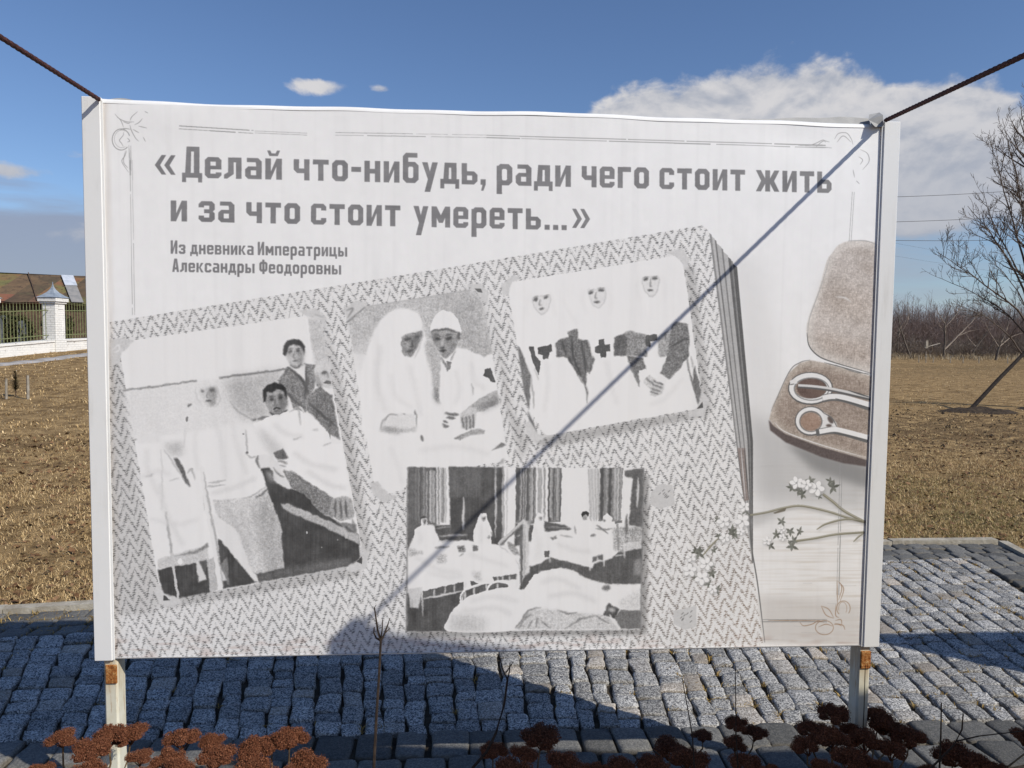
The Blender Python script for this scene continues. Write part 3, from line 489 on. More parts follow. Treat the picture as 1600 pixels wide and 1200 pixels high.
    h.line([(340, 292), (400, 282), (480, 292), (640, 346)], 48, 96); h.line([(340, 288), (400, 278), (480, 286), (640, 332)], 32, 214); h.line([(420, 290), (640, 352)], 6, 80)
    h.ring((268, 432), 84, 76, 34, 92); h.ring((267, 430), 82, 74, 23, 212); h.ell((265, 436), 66, 60, (148, 126, 112), 2, 1, 26); h.ring((268, 436), 70, 62, 5, 110)
    h.poly([(345, 375), (385, 400), (425, 440), (432, 475), (360, 500), (330, 470), (350, 430)], 206, 1); h.ell((390, 425), 14, 26, (90, 80, 76), 1, 1, 0, -.6); h.ell((380, 460), 18, 9, (90, 80, 76), 1); h.line([(345, 380), (400, 415), (430, 470)], 6, 96)
    h.line([(300, 505), (400, 490), (480, 505), (625, 548)], 44, 94); h.line([(320, 498), (410, 484), (480, 496), (625, 534)], 30, 216); h.line([(400, 505), (480, 520), (622, 552)], 5, 84)
    # ================= cut flowers
    f = F(1000, 700, 3.75)
    stemc = (122, 118, 102)
    for q, w in (([(1320, 436), (1220, 410), (1100, 372), (950, 340), (850, 350), (740, 378), (640, 395)], 13), ([(1320, 436), (1200, 372), (1130, 315), (1070, 270)], 15), ([(1315, 494), (1150, 506), (1020, 530), (900, 548)], 13), ([(1035, 478), (1090, 445), (1200, 418), (1300, 425)], 10), ([(1310, 500), (1280, 520), (1250, 550)], 8), ([(470, 520), (420, 570), (360, 640)], 9)):
        f.line([(a+4, b+10) for a, b in q], w, 150, True, 3, .45, mul=True); f.line(q, w, stemc); f.line([(a, b-3) for a, b in q], w*.3, (168, 165, 150))
    f.poly([(640, 400), (760, 385), (860, 375), (760, 420), (660, 470)], 150, 8, .5); f.poly([(780, 380), (860, 348), (850, 370), (790, 386)], (110, 104, 92))
    r3 = np.random.default_rng(4)
    def leaf(cx, cy, r, n=5, tone=(98, 99, 92)):
        a0 = r3.uniform(0, 6.3)
        for k in range(n):
            a = a0+k*6.28/n+r3.uniform(-.3, .3); L = r*r3.uniform(.7, 1.15)
            px_ = np.array([np.cos(a), np.sin(a)]); q = np.array([-px_[1], px_[0]])
            cc = np.array([cx, cy]); sh = r3.uniform(-14, 26)
            f.poly([cc-q*r*.12, cc+px_*L*.5-q*r*.2, cc+px_*L, cc+px_*L*.5+q*r*.2, cc+q*r*.12], tuple(t+sh for t in tone))
    def bloom(cx, cy, r):
        f.ell((cx+5, cy+8), r*.95, r*.8, 140, 3, .5)
        a0 = r3.uniform(0, 6.3)
        for k in range(5):
            a = a0+k*1.2566; cc = (cx+np.cos(a)*r*.55, cy+np.sin(a)*r*.5)
            f.ell(cc, r*.5, r*.36, 168, 0, 1, 0, a); f.ell((cc[0]-1.5, cc[1]-1.5), r*.45, r*.31, 218, 0, 1, 4, a)
        f.ell((cx, cy), r*.14, r*.14, 150)
    for q in ((1130, 230, 42), (1115, 195, 30), (1000, 190, 38), (950, 272, 36), (890, 235, 34), (930, 245, 40), (1050, 285, 22)): leaf(*q)
    for q in ((918, 205, 40), (1035, 238, 48), (975, 215, 34)): bloom(*q)
    for q in ((880, 488, 36), (935, 490, 30), (890, 575, 44), (830, 432, 34), (765, 572, 34), (800, 508, 34), (900, 545, 34), (850, 520, 26)): leaf(*q)
    for q in ((828, 480, 24), (745, 545, 28), (835, 525, 24)): bloom(*q)
    for q in ((540, 490, 44), (560, 510, 34), (620, 370, 30), (455, 420, 26), (460, 515, 24), (345, 615, 46), (330, 600, 30), (435, 600, 26), (425, 735, 40), (400, 800, 36), (320, 760, 22), (450, 830, 34), (420, 690, 26)): leaf(*q)
    for q in ((600, 430, 46), (612, 345, 34), (490, 432, 40), (497, 527, 32), (300, 640, 32), (292, 718, 42), (390, 680, 42), (365, 765, 44), (425, 828, 30), (590, 490, 26)): bloom(*q)
    for q in ([(65, 265), (112, 213), (190, 218), (207, 335), (112, 356), (62, 332)], [(195, 955), (330, 924), (332, 1045), (265, 1066), (198, 1032)]): f.poly(q, 188, 0, 1, 10)
    for cx, cy in ((135, 285), (268, 990)):
        for k in range(9):
            a, b = cx+r3.uniform(-38, 30), cy+r3.uniform(-38, 38); f.line([(a, b), (a+13, b-12)], 4, 112, False)
    f.line([(640, 300), (652, 560), (690, 800), (732, 1140)], 6, 96); f.poly([(570, 0), (618, 0), (640, 305), (612, 312)], (132, 122, 118), 0, 1, 20); f.line([(592, 0), (618, 300)], 5, 190); f.line([(612, 0), (637, 300)], 5, 84); f.line([(570, 0), (610, 310)], 4, 96)
    # ================= thin ornament lines and corners
    def dbl(q, gap, v, w=1.3, breaks=()):
        q = np.array(q, float); dirn = q[-1]-q[0]; n = np.array([-dirn[1], dirn[0]])/np.hypot(*dirn)
        L = np.hypot(*dirn)
        for s in (-.5, .5):
            t0 = 0.
            while t0 < L:
                ln = r3.uniform(40, 160); t1 = min(t0+ln, L)
                PX.line([q[0]+dirn*t0/L+n*gap*s, q[0]+dirn*t1/L+n*gap*s], w*r3.uniform(.6, 1.1), v+r3.uniform(-15, 25), False)
                t0 = t1+r3.uniform(0, 9)
    dbl([(280, 199), (396, 206)], 4.5, 135); dbl([(398, 206), (480, 209.5)], 3, 165, .9); dbl([(524, 209), (760, 213)], 4, 150, 1.); dbl([(760, 213), (1290, 229)], 3.6, 140)
    dbl([(205, 250), (209, 492)], 3.4, 150, 1.1); dbl([(1333, 300), (1328, 378)], 3, 150, 1.1); dbl([(1314, 725), (1309, 930)], 3.2, (138), 1.1); dbl([(1192, 970), (1292, 970)], 3.2, 118, 1.3)
    J = F(100, 120, 8.)
    for q in ([(635, 460), (690, 520), (780, 560), (880, 565)], [(690, 520), (720, 560), (745, 632)], [(740, 560), (800, 580), (830, 572)], [(828, 550), (850, 500), (925, 433)], [(1010, 432), (1055, 455)], [(825, 600), (842, 665), (895, 765), (937, 806)], [(862, 655), (940, 700)], [(745, 690), (740, 730), (695, 790), (720, 830), (742, 872)], [(790, 760), (822, 800), (790, 815)], [(812, 850), (818, 1000), (824, 1230)], [(835, 860), (838, 1230)], [(785, 920), (760, 990), (725, 1060), (810, 1195)], [(770, 920), (745, 1060), (800, 1140)], [(880, 600), (940, 570), (985, 520)], [(930, 615), (1040, 640)], [(990, 750), (1020, 810)]): J.line(q, 6, 128)
    J.ring((715, 782), 112, 132, 8, 122, 45, 340); J.ring((722, 775), 92, 110, 5, 150, 60, 300); J.line([(700, 665), (760, 645), (830, 655)], 7, 122)
    K = F(1200, 0, 4.)
    for q in ([(190, 910), (260, 908), (300, 895), (345, 875), (360, 890)], [(230, 918), (330, 920), (400, 925)], [(300, 918), (345, 882), (385, 888)], [(415, 870), (440, 835), (490, 832), (520, 870), (530, 905)], [(430, 890), (470, 850), (520, 890)], [(575, 935), (620, 960), (630, 1010), (590, 1062)], [(565, 980), (590, 1000), (575, 1030)], [(530, 1060), (540, 1110)], [(550, 1130), (570, 1150)]): K.line(q, 4, 140, a=.85)
    I = F(1200, 850, 3.4275)
    ic = (140, 112, 88)
    for q in ([(370, 195), (372, 330)], [(375, 200), (405, 240), (385, 310)], [(385, 205), (395, 240), (378, 300)], [(285, 332), (325, 350), (352, 395)], [(285, 332), (310, 380), (352, 398)], [(360, 410), (390, 405), (395, 430)], [(170, 418), (190, 438), (235, 430), (270, 412), (300, 420)], [(355, 425), (400, 435), (412, 460)], [(365, 320), (362, 380), (380, 395)], [(0, 410), (280, 410)], [(270, 445), (310, 430), (345, 440)], [(395, 440), (375, 430), (352, 432)]): I.line(q, 3.6, ic, a=.85)
    I.ring((404, 345), 36, 40, 3.6, ic, 130, 400, a=.85); I.ring((400, 345), 22, 34, 3, ic, 160, 400, a=.6); I.ring((302, 448), 48, 38, 3.6, ic, 0, 360, a=.85)
    # ================= lettering
    txt = (117, 116, 117)
    U = {}
    w_, t_ = 25, 23                          # stem, bar (x-height 100)
    R = lambda a, b, c, d_: [(a, b), (c, b), (c, d_), (a, d_)]
    def O(a, b, c, d_, ch=17):               # chamfered ring: outline bridged to its counter
        o = [(a+ch, b), (c-ch, b), (c, b+ch), (c, d_-ch), (c-ch, d_), (a+ch, d_), (a, d_-ch), (a, b+ch)]
        i0, i1, j0, j1 = a+w_, c-w_, b+t_, d_-t_; k = 5
        i = [(i0+k, j0), (i1-k, j0), (i1, j0+k), (i1, j1-k), (i1-k, j1), (i0+k, j1), (i0, j1-k), (i0, j0+k)]
        return o+[o[0]]+[i[0]]+i[::-1]+[o[0]]
    W = 74
    def glyphs(x):                           # every letter: (list of polygons, advance)
        sw, th = w_, t_
        ii = lambda Wd, Hh: [R(0, 0, sw, Hh), R(Wd-sw, 0, Wd, Hh), [(sw-1, 0), (sw-1, Hh*.36), (Wd-sw+1, Hh), (Wd-sw+1, Hh*.64)]]
        dd = lambda Wd, Hh: [[(10, th-2), (16, Hh), (16+sw-4, Hh), (10+sw, th-2)], R(Wd-sw-8, th-2, Wd-8, Hh), R(16, Hh-th, Wd-8, Hh), [(-4, -22), (-4, th), (Wd+4, th), (Wd+4, -22), (Wd-14, -22), (Wd-14, 0), (14, 0), (14, -22)]]
        aa = lambda: [R(W-sw, 0, W, 86), [(W-sw, 0), (14, 0), (0, 14), (0, 46), (14, 60), (W-sw, 60), (W-sw, 42), (sw, 42), (sw, 19), (W-sw, 19)], [(8, 100), (W-16, 100), (W, 84), (W-sw, 70), (W-sw-2, 80), (8, 80)]]
        ee = lambda: [R(0, 14, sw, 86), [(0, 86), (14, 100), (W-14, 100), (W, 86), (W-sw, 78), (sw, 78)], R(W-sw, 45, W, 88), R(sw, 42, W, 59), [(0, 14), (14, 0), (W-14, 0), (W, 14), (W, 28), (W-sw, 28), (W-sw, 21), (sw, 21)]]
        G = {'а': (aa(), W), 'е': (ee(), W), 'о': ([O(0, 0, W, 100)], W),
             'л': ([R(W-sw, 0, W, 100), R(14, 100-th, W, 100), [(14, 100), (14+sw, 100), (14+sw, 22), (10, 0), (-4, 0), (-4, 19), (14, 30)]], W),
             'д': (dd(W+6, 100), W+6), 'Д': (dd(W+8, 147), W+8), 'и': (ii(W, 100), W), 'И': (ii(W, 142), W),
             'й': (ii(W, 100)+[[(8, 138), (22, 138), (28, 124), (46, 124), (52, 138), (66, 138), (56, 112), (18, 112)]], W),
             'ч': ([R(W-sw, 0, W, 100), [(0, 100), (sw, 100), (sw, 56), (W-sw, 56), (W-sw, 34), (16, 34), (0, 50)]], W),
             'т': ([R(0, 100-th, W, 100), R(W/2-sw/2, 0, W/2+sw/2, 100)], W),
             'н': ([R(0, 0, sw, 100), R(W-sw, 0, W, 100), R(sw-1, 40, W-sw+1, 62)], W),
             'б': ([O(0, 0, W, 100), R(0, 40, sw, 116), [(0, 114), (0, 126), (14, 142), (W-6, 142), (W-6, 120), (sw, 120), (sw, 100)]], W),
             'у': ([[(0, 100), (sw+1, 100), (W*.62, 18), (W*.44, 4)], [(W-sw-1, 100), (W, 100), (38, -40), (12, -40)]], W),
             'ь': ([R(0, 0, sw, 100), [(sw-1, 0), (W-16, 0), (W, 16), (W, 46), (W-16, 62), (sw-1, 62), (sw-1, 42), (W-sw, 42), (W-sw, 20), (sw-1, 20)]], W),
             'р': ([O(0, 0, W, 100), R(0, -42, sw, 92)], W), 'г': ([R(0, 0, sw, 100), R(0, 100-th, W-8, 100)], W-8),
             'с': ([R(0, 14, sw, 86), [(0, 86), (14, 100), (W-14, 100), (W, 86), (W, 68), (W-sw, 68), (W-sw, 79), (sw, 79)], [(0, 14), (14, 0), (W-14, 0), (W, 14), (W, 32), (W-sw, 32), (W-sw, 21), (sw, 21)]], W),
             'ж': ([R(48, 0, 48+sw, 100), [(0, 100), (26, 100), (50, 58), (50, 40), (26, 0), (0, 0), (27, 50)], [(121, 100), (95, 100), (71, 58), (71, 40), (95, 0), (121, 0), (94, 50)], R(40, 40, 80, 60)], 121),
             'з': ([[(0, 86), (14, 100), (W-14, 100), (W, 86), (W, 60), (W-9, 51), (W, 42), (W, 14), (W-14, 0), (14, 0), (0, 14), (0, 30), (sw, 30), (sw, 21), (W-sw, 21), (W-sw, 42), (sw, 42), (sw, 61), (W-sw, 61), (W-sw, 79), (sw, 79), (sw, 70), (0, 70)]], W),
             'м': ([R(0, 0, sw, 100), R(92-sw, 0, 92, 100), [(0, 100), (sw, 100), (46, 58), (67, 100), (92, 100), (56, 22), (36, 22)]], 92),
             'п': ([R(0, 0, sw, 100), R(W-sw, 0, W, 100), R(0, 100-th, W, 100)], W),
             'в': ([[(0, 0), (W-14, 0), (W, 14), (W, 42), (W-9, 51), (W-2, 60), (W-2, 86), (W-16, 100), (0, 100)]], W),
             'к': ([R(0, 0, sw, 100), [(sw-1, 38), (W-24, 100), (W+4, 100), (W-28, 52), (W+6, 0), (W-22, 0), (sw-1, 62)]], W+4),
             'ц': ([R(0, 0, sw, 100), R(W-sw, 0, W, 100), R(0, 0, W+12, th), R(W-6, -24, W+12, th)], W+10),
             'ы': ([R(0, 0, sw, 100), [(sw-1, 0), (W-22, 0), (W-8, 14), (W-8, 46), (W-22, 60), (sw-1, 60), (sw-1, 41), (W-sw-8, 41), (W-sw-8, 20), (sw-1, 20)], R(W+6, 0, W+6+sw, 100)], W+6+sw),
             'А': ([[(0, 0), (22, 142), (54, 142), (76, 0), (51, 0), (48, 26), (28, 26), (25, 0)]], 76),
             'Ф': ([O(0, 18, 92, 124), R(46-sw/2, -6, 46+sw/2, 146)], 92),
             '-': ([R(0, 46, 46, 70)], 46), ',': ([[(0, 26), (22, 26), (22, 2), (12, -28), (2, -28), (8, 0), (0, 0)]], 22), '.': ([R(0, 0, 24, 24)], 24),
             '«': ([[(0, 56), (36, 104), (60, 104), (28, 56), (60, 12), (36, 12)], [(50, 56), (86, 104), (110, 104), (78, 56), (110, 12), (86, 12)]], 110),
             '»': ([[(60, 56), (24, 104), (0, 104), (32, 56), (0, 12), (24, 12)], [(110, 56), (74, 104), (50, 104), (82, 56), (50, 12), (74, 12)]], 110)}
        return G
    G = glyphs(0)
    HOLE = {'А': [[(32, 50), (44, 50), (38, 112)]], 'в': [[(25, 20), (50, 20), (50, 41), (25, 41)], [(25, 60), (48, 60), (48, 80), (25, 80)]]}
    def word(s, xa, xb, ya, yb, xh, gap=16):
        adv = sum(G[ch][1] for ch in s)+gap*(len(s)-1)
        x = 0.
        for ch in s:
            polys, aw = G[ch]
            def put(q):
                q = np.array(q, float); fx = (q[:, 0]+x)/adv
                return np.c_[xa+fx*(xb-xa), ya+fx*(yb-ya)-q[:, 1]/100.*xh]
            ps = [T(put(q)) for q in polys]
            hs = [T(put(q)) for q in HOLE.get(ch, [])]
            r = mask_uv(ps)
            M, x0, y0, x1, y1 = r
            if hs:
                for hq in hs:
                    full = np.zeros_like(M); rr = mask_uv([hq]); m2, a0, b0, a1, b1 = rr
                    ya0, xa0 = max(b0, y0), max(a0, x0); ya1, xa1 = min(b1, y1), min(a1, x1)
                    full[ya0-y0:ya1-y0, xa0-x0:xa1-x0] = m2[ya0-b0:ya1-b0, xa0-a0:xa1-a0]
                    M = M*(1-full)
            sub = C[y0:y1, x0:x1]
            col = np.array(txt)+((mott[y0:y1, x0:x1]-.5)*16+(streak[y0:y1, x0:x1]-.5)*10)[..., None]
            sub[:] = sub*(1-M[..., None])+col*M[..., None]
            x += aw+gap
    l1 = lambda x: 277.5+(x-300)*(301.5-277.5)/(1290-300)
    for s, a, b in (('«', 242, 274.5), ('Делай', 286, 440.5), ('что-нибудь', 459, 746), (',', 751, 759), ('ради', 776, 892), ('чего', 909, 1014), ('стоит', 1030.5, 1164), ('жить', 1181, 1299)):
        word(s, a, b, l1(a), l1(b), 33)
    l2 = lambda x: 345.7+(x-280)*(358.6-345.7)/(840-280)
    for s, a, b in (('и', 267, 292.5), ('за', 310.5, 366.5), ('что', 385, 469), ('стоит', 486, 625.5), ('умереть', 646, 845), ('...', 851, 885.5), ('»', 894, 922)):
        word(s, a, b, l2(a), l2(b), 32.5)
    l3 = lambda x: 396.3+(x-270)*(4.6)/(270)
    for s, a, b in (('Из', 267, 290), ('дневника', 298, 396.5), ('Императрицы', 403, 542.5)): word(s, a, b, l3(a), l3(b), 14.6)
    l4 = lambda x: 424.6+(x-270)*(4.4)/(262)
    for s, a, b in (('Александры', 269.5, 398), ('Феодоровны', 405.5, 533)): word(s, a, b, l4(a), l4(b), 14.6)
    # ---- a little age: faint vertical wash streaks, hem stains
    vs = noise((9, 500), 31)
    C -= (np.clip(vs-.62, 0, 1)*9)[..., None]
    hem = np.clip((Y-985)/20, 0, 1)*np.clip(noise((30, 6), 33)-.5, 0, 1)
    C -= (hem*60)[..., None]*np.array([.6, .9, 1.])
    edge = np.clip(1-(X-165-(Y-160)*.022)/9, 0, 1)*(X < 230)
    C -= (edge*(5+16*noise((5, 60), 35)))[..., None]*np.array([.7, .9, 1.1])
    return np.clip(C, 20, 235)

# ------------------------------------------------------------------ helpers
def link(o): COL.objects.link(o); return o
def np_mesh(name, V, F, mat=None, smooth=False, parent=None, attrs=None, matidx=None):
    """V (n,3); F list/array of faces (tuples, or one ndarray of equal-size faces)"""
    me = bpy.data.meshes.new(name)
    V = np.asarray(V, np.float32)
    if isinstance(F, np.ndarray):
        k = F.shape[1]; nf = len(F); loops = F.astype(np.int32).ravel(); starts = np.arange(nf, dtype=np.int32)*k; tot = np.full(nf, k, np.int32)
    else:
        nf = len(F); tot = np.array([len(f) for f in F], np.int32); starts = np.concatenate([[0], np.cumsum(tot)[:-1]]).astype(np.int32)
        loops = np.array([i for f in F for i in f], np.int32)
    me.vertices.add(len(V)); me.vertices.foreach_set('co', V.ravel())
    me.loops.add(len(loops)); me.loops.foreach_set('vertex_index', loops)
    me.polygons.add(nf); me.polygons.foreach_set('loop_start', starts)
    me.polygons.foreach_set('use_smooth', np.full(nf, smooth))
    for k_, a in (attrs or {}).items():
        at = me.attributes.new(k_, 'FLOAT', 'POINT'); at.data.foreach_set('value', np.asarray(a, np.float32))
    if mat is not None:
        for m_ in (mat if isinstance(mat, (list, tuple)) else [mat]): me.materials.append(m_)
    if matidx is not None: me.polygons.foreach_set('material_index', np.asarray(matidx, np.int32))
    me.update(); me.validate()
    o = link(bpy.data.objects.new(name, me))
    if parent is not None: o.parent = parent
    return o
class MB:
    """collects shapes, builds ONE mesh object"""
    def __init__(s): s.V = []; s.F = []
    def add(s, v, f):
        k = len(s.V); s.V += [tuple(p) for p in v]; s.F += [tuple(i+k for i in q) for q in f]; return s
    def box(s, a, b, bev=0.):
        (x0, y0, z0), (x1, y1, z1) = a, b
        if bev <= 0:
            return s.add([(x, y, z) for z in (z0, z1) for y in (y0, y1) for x in (x0, x1)], [(0, 2, 3, 1), (4, 5, 7, 6), (0, 1, 5, 4), (1, 3, 7, 5), (3, 2, 6, 7), (2, 0, 4, 6)])
        c = ((x0+x1)/2, (y0+y1)/2, (z0+z1)/2); h = ((x1-x0)/2, (y1-y0)/2, (z1-z0)/2)
        vs = []; idx = {}
        for sx in (-1, 1):
            for sy_ in (-1, 1):
                for sz in (-1, 1):
                    for ax in range(3):
                        p = [sx*(h[0]-bev), sy_*(h[1]-bev), sz*(h[2]-bev)]; sg = (sx, sy_, sz); p[ax] = sg[ax]*h[ax]
                        idx[(sx, sy_, sz, ax)] = len(vs); vs.append(tuple(c[i]+p[i] for i in range(3)))
        fs = []
        I = lambda sg, ax: idx[(sg[0], sg[1], sg[2], ax)]
        for ax in range(3):
            u, w = [(1, 2), (2, 0), (0, 1)][ax]
            for sgn in (-1, 1):
                q = []
                for a_, b_ in ((-1, -1), (1, -1), (1, 1), (-1, 1)):
                    t = [0, 0, 0]; t[ax] = sgn; t[u] = a_; t[w] = b_; q.append(I(t, ax))
                fs.append(q if sgn > 0 else q[::-1])
        for ax in range(3):
            u, w = [(1, 2), (2, 0), (0, 1)][ax]
            for a_ in (-1, 1):
                for b_ in (-1, 1):
                    t0 = [0, 0, 0]; t0[u] = a_; t0[w] = b_; t1 = list(t0); t0[ax] = -1; t1[ax] = 1
                    q = [I(t0, u), I(t1, u), I(t1, w), I(t0, w)]
                    fs.append(q if a_*b_ < 0 else q[::-1])
        for sx in (-1, 1):
            for sy_ in (-1, 1):
                for sz in (-1, 1):
                    q = [I((sx, sy_, sz), 0), I((sx, sy_, sz), 1), I((sx, sy_, sz), 2)]
                    fs.append(q if sx*sy_*sz > 0 else q[::-1])
        return s.add(vs, fs)
    def tube(s, pts, rad, n=6, cap=True):
        P = [Vector(p) for p in pts]; k0 = len(s.V); m = len(P)
        if not hasattr(rad, '__len__'): rad = [rad]*m
        ref = Vector((0, 0, 1))
        for i, p in enumerate(P):
            t = (P[min(i+1, m-1)]-P[max(i-1, 0)]).normalized()
            a = t.cross(ref if abs(t.dot(ref)) < .95 else Vector((1, 0, 0))).normalized(); b = t.cross(a)
            for k in range(n):
                th = 6.28319*k/n; q = p+(a*math.cos(th)+b*math.sin(th))*rad[i]; s.V.append(tuple(q))
        for i in range(m-1):
            for k in range(n):
                a_ = k0+i*n+k; b_ = k0+i*n+(k+1) % n; s.F.append((a_, b_, b_+n, a_+n))
        if cap:
            s.F.append(tuple(k0+k for k in range(n))[::-1]); s.F.append(tuple(k0+(m-1)*n+k for k in range(n)))
        return s
    def build(s, name, mat, parent=None, smooth=False):
        return np_mesh(name, s.V, s.F, mat, smooth, parent)
def empty(name, loc=(0, 0, 0), rz=0.):
    o = link(bpy.data.objects.new(name, None)); o.location = loc; o.rotation_euler = (0, 0, rz); o.empty_display_size = .2; return o
def tag(o, label, cat, group=None, kind=None):
    o['label'] = label; o['category'] = cat
    if group: o['group'] = group
    if kind: o['kind'] = kind
    return o
def struct(o, kind='structure', label=None):
    o['kind'] = kind
    if label: o['label'] = label
    return o
def copy_tree(o, parent=None):
    c = o.copy(); COL.objects.link(c)
    if parent is not None: c.parent = parent; c.matrix_parent_inverse = o.matrix_parent_inverse.copy()
    for ch in list(o.children): copy_tree(ch, c)
    return c
def mat(name, base=(.5, .5, .5), rough=.7, spec=.4, metal=0.):
    m = bpy.data.materials.new(name); m.use_nodes = True; b = m.node_tree.nodes['Principled BSDF']
    b.inputs['Base Color'].default_value = tuple(base)+(1,); b.inputs['Roughness'].default_value = rough
    b.inputs['Metallic'].default_value = metal; b.inputs['Specular IOR Level'].default_value = spec
    return m, NG(m.node_tree), b
def bump(G, b, h, strength=.3, dist=.01):
    x = G.n('ShaderNodeBump'); x.inputs['Strength'].default_value = strength; x.inputs['Distance'].default_value = dist
    G.put(x.inputs['Height'], h); G.put(b.inputs['Normal'], x.outputs[0])
def objco(G): return G.n('ShaderNodeTexCoord').outputs['Object']
def geopos(G): return G.n('ShaderNodeNewGeometry').outputs['Position']
def attr(G, name): return G.n('ShaderNodeAttribute', attribute_name=name).outputs['Fac']
def mottled(name, c1, c2, scale=8., rough=.8, det=6, bstr=0., bscale=40., spec=.3, lo=.35, hi=.65):
    m, G, b = mat(name, c1, rough, spec); p = objco(G)
    n = G.noise(p, scale, det, .62); G.put(b.inputs['Base Color'], G.mix(G.ss(n, lo, hi), c1, c2))
    if bstr: bump(G, b, G.noise(p, bscale, 4, .6), bstr, .02)
    return m
rng = np.random.default_rng(11); random.seed(11)

# ------------------------------------------------------------------ terrain
def sstep(x, a, b):
    t = np.clip((x-a)/(b-a), 0, 1); return t*t*(3-2*t)
def ground_h(x, y):
    x = np.asarray(x, float); y = np.asarray(y, float)
    left = 1.16*np.clip((y-2.6)/25, 0, 1.08)*sstep(-x, -6, 3)
    right = .34*sstep(y, 20, 85)*sstep(x, 0, 12)
    bumpy = .02*np.sin(x*.9+1.3*np.sin(y*.5))*np.sin(y*.8+x*.3)*sstep(y, 4, 9)
    dug = (.05*np.sin(x*5.1+y*2.2)*np.sin(y*4.3-x*1.7))*sstep(-np.hypot((x-12.5)/5., (y-12.)/4.4), -1.1, -.6)
    return -.035+left+right+bumpy+dug

# ------------------------------------------------------------------ materials
def m_ground():
    m, G, b = mat('dry_turf', (.2, .13, .06), .95, .1); p = geopos(G)
    sp = G.n('ShaderNodeSeparateXYZ'); G.put(sp.inputs[0], p); X, Y = sp.outputs[0], sp.outputs[1]
    big = G.noise(p, .35, 5, .6); mid = G.noise(p, 3.0, 7, .70); fine = G.noise(p, 34., 5, .7); hair = G.noise(p, 120., 3, .7)
    c = G.mix(G.ss(mid, .3, .7), (.15, .094, .042), (.50, .345, .17))
    c = G.mix(G.m('MULTIPLY', G.ss(G.noise(p, .8, 5, .65), .52, .68), .55), c, (.10, .062, .030))
    c = G.mix(G.m('MULTIPLY', G.ss(fine, .5, .68), .85), c, (.075, .043, .021))
    c = G.mix(G.m('MULTIPLY', G.ss(hair, .55, .75), .7), c, (.56, .40, .20))
    green = G.m('MULTIPLY', G.ss(big, .48, .62), G.m('MULTIPLY', G.ss(X, 1., 4.), G.ss(Y, 9.5, 5.)))
    c = G.mix(G.m('MULTIPLY', green, .55), c, (.13, .125, .045))
    # turned earth
    e1 = G.m('DIVIDE', G.m('SUBTRACT', X, 12.5), 5.6); e2 = G.m('DIVIDE', G.m('SUBTRACT', Y, 11.8), 4.4)
    rr = G.m('ADD', G.m('MULTIPLY', e1, e1), G.m('MULTIPLY', e2, e2))
    soil = G.m('MULTIPLY', G.ss(G.m('ADD', rr, G.m('MULTIPLY', G.m('SUBTRACT', mid, .5), 5.)), .95, .1), .62)
    c = G.mix(soil, c, G.mix(G.ss(fine, .35, .65), (.062, .04, .024), (.17, .115, .062)))
    far = G.m('MULTIPLY', G.ss(Y, 28., 52.), G.ss(G.noise(p, .12, 4, .6), .3, .7))
    c = G.mix(G.m('MULTIPLY', far, .6), c, (.12, .085, .042))
    G.put(b.inputs['Base Color'], c); bump(G, b, G.m('ADD', G.m('MULTIPLY', mid, .6), fine), .9, .05)
    return m
def m_sett(name, dark):
    m, G, b = mat(name, (.3, .3, .3), .78, .35); p = geopos(G); r = attr(G, 'rnd')
    off = G.n('ShaderNodeVectorMath', operation='ADD'); G.put(off.inputs[0], p); G.put(off.inputs[1], G.vec(G.m('MULTIPLY', r, 37.), G.m('MULTIPLY', r, 11.), 0.)); p2 = off.outputs[0]
    v = G.n('ShaderNodeTexVoronoi'); G.put(v.inputs['Vector'], p2); v.inputs['Scale'].default_value = 190.
    sc = G.n('ShaderNodeSeparateColor'); G.put(sc.inputs[0], v.outputs['Color']); s1 = sc.outputs[0]; s2 = sc.outputs[1]
    mid = G.noise(p2, 26., 5, .65); big = G.noise(p2, 7., 4, .6)
    if not dark:
        c = G.mix(G.ss(s1, .2, .8), (.155, .155, .155), (.56, .55, .525))
        c = G.mix(G.ss(s2, .80, .9), c, (.035, .035, .04))
        c = G.mix(G.m('MULTIPLY', G.ss(mid, .4, .72), .42), c, (.14, .14, .145))
        warm = G.m('MULTIPLY', G.ss(r, .86, .97), .4); c = G.mix(warm, c, (.42, .33, .23))
        tone = G.m('ADD', .68, G.m('MULTIPLY', G.m('FRACT', G.m('MULTIPLY', r, 7.31)), .55))
    else:
        c = G.mix(G.ss(s1, .2, .9), (.085, .085, .08), (.155, .15, .14)); c = G.mix(G.m('MULTIPLY', G.ss(mid, .4, .7), .5), c, (.075, .073, .07))
        tone = G.m('ADD', .7, G.m('MULTIPLY', G.m('FRACT', G.m('MULTIPLY', r, 7.31)), .75))
    c = G.mix(1., c, G.n_rgb(tone), 'MULTIPLY')
    dirt = G.m('MULTIPLY', G.ss(attr(G, 'edge'), .45, 1.), G.ss(big, .3, .7)); c = G.mix(G.m('MULTIPLY', dirt, .55), c, (.115, .09, .055))
    G.put(b.inputs['Base Color'], c)
    bump(G, b, G.m('ADD', G.m('MULTIPLY', mid, .8), G.m('MULTIPLY', G.noise(p2, 120., 3, .6), .4)), .75, .012)
    return m
def n_rgb(s, v):
    x = s.n('ShaderNodeCombineColor')
    for i in range(3): s.put(x.inputs[i], v)
    return x.outputs[0]
NG.n_rgb = n_rgb
def m_blade(name, a, b_, c_):
    m, G, b = mat(name, a, .8, .15); r = attr(G, 'rnd'); c = G.ramp(r, [(0, a), (.55, b_), (1, c_)]); G.put(b.inputs['Base Color'], c)
    b.inputs['Subsurface Weight'].default_value = 0.
    return m
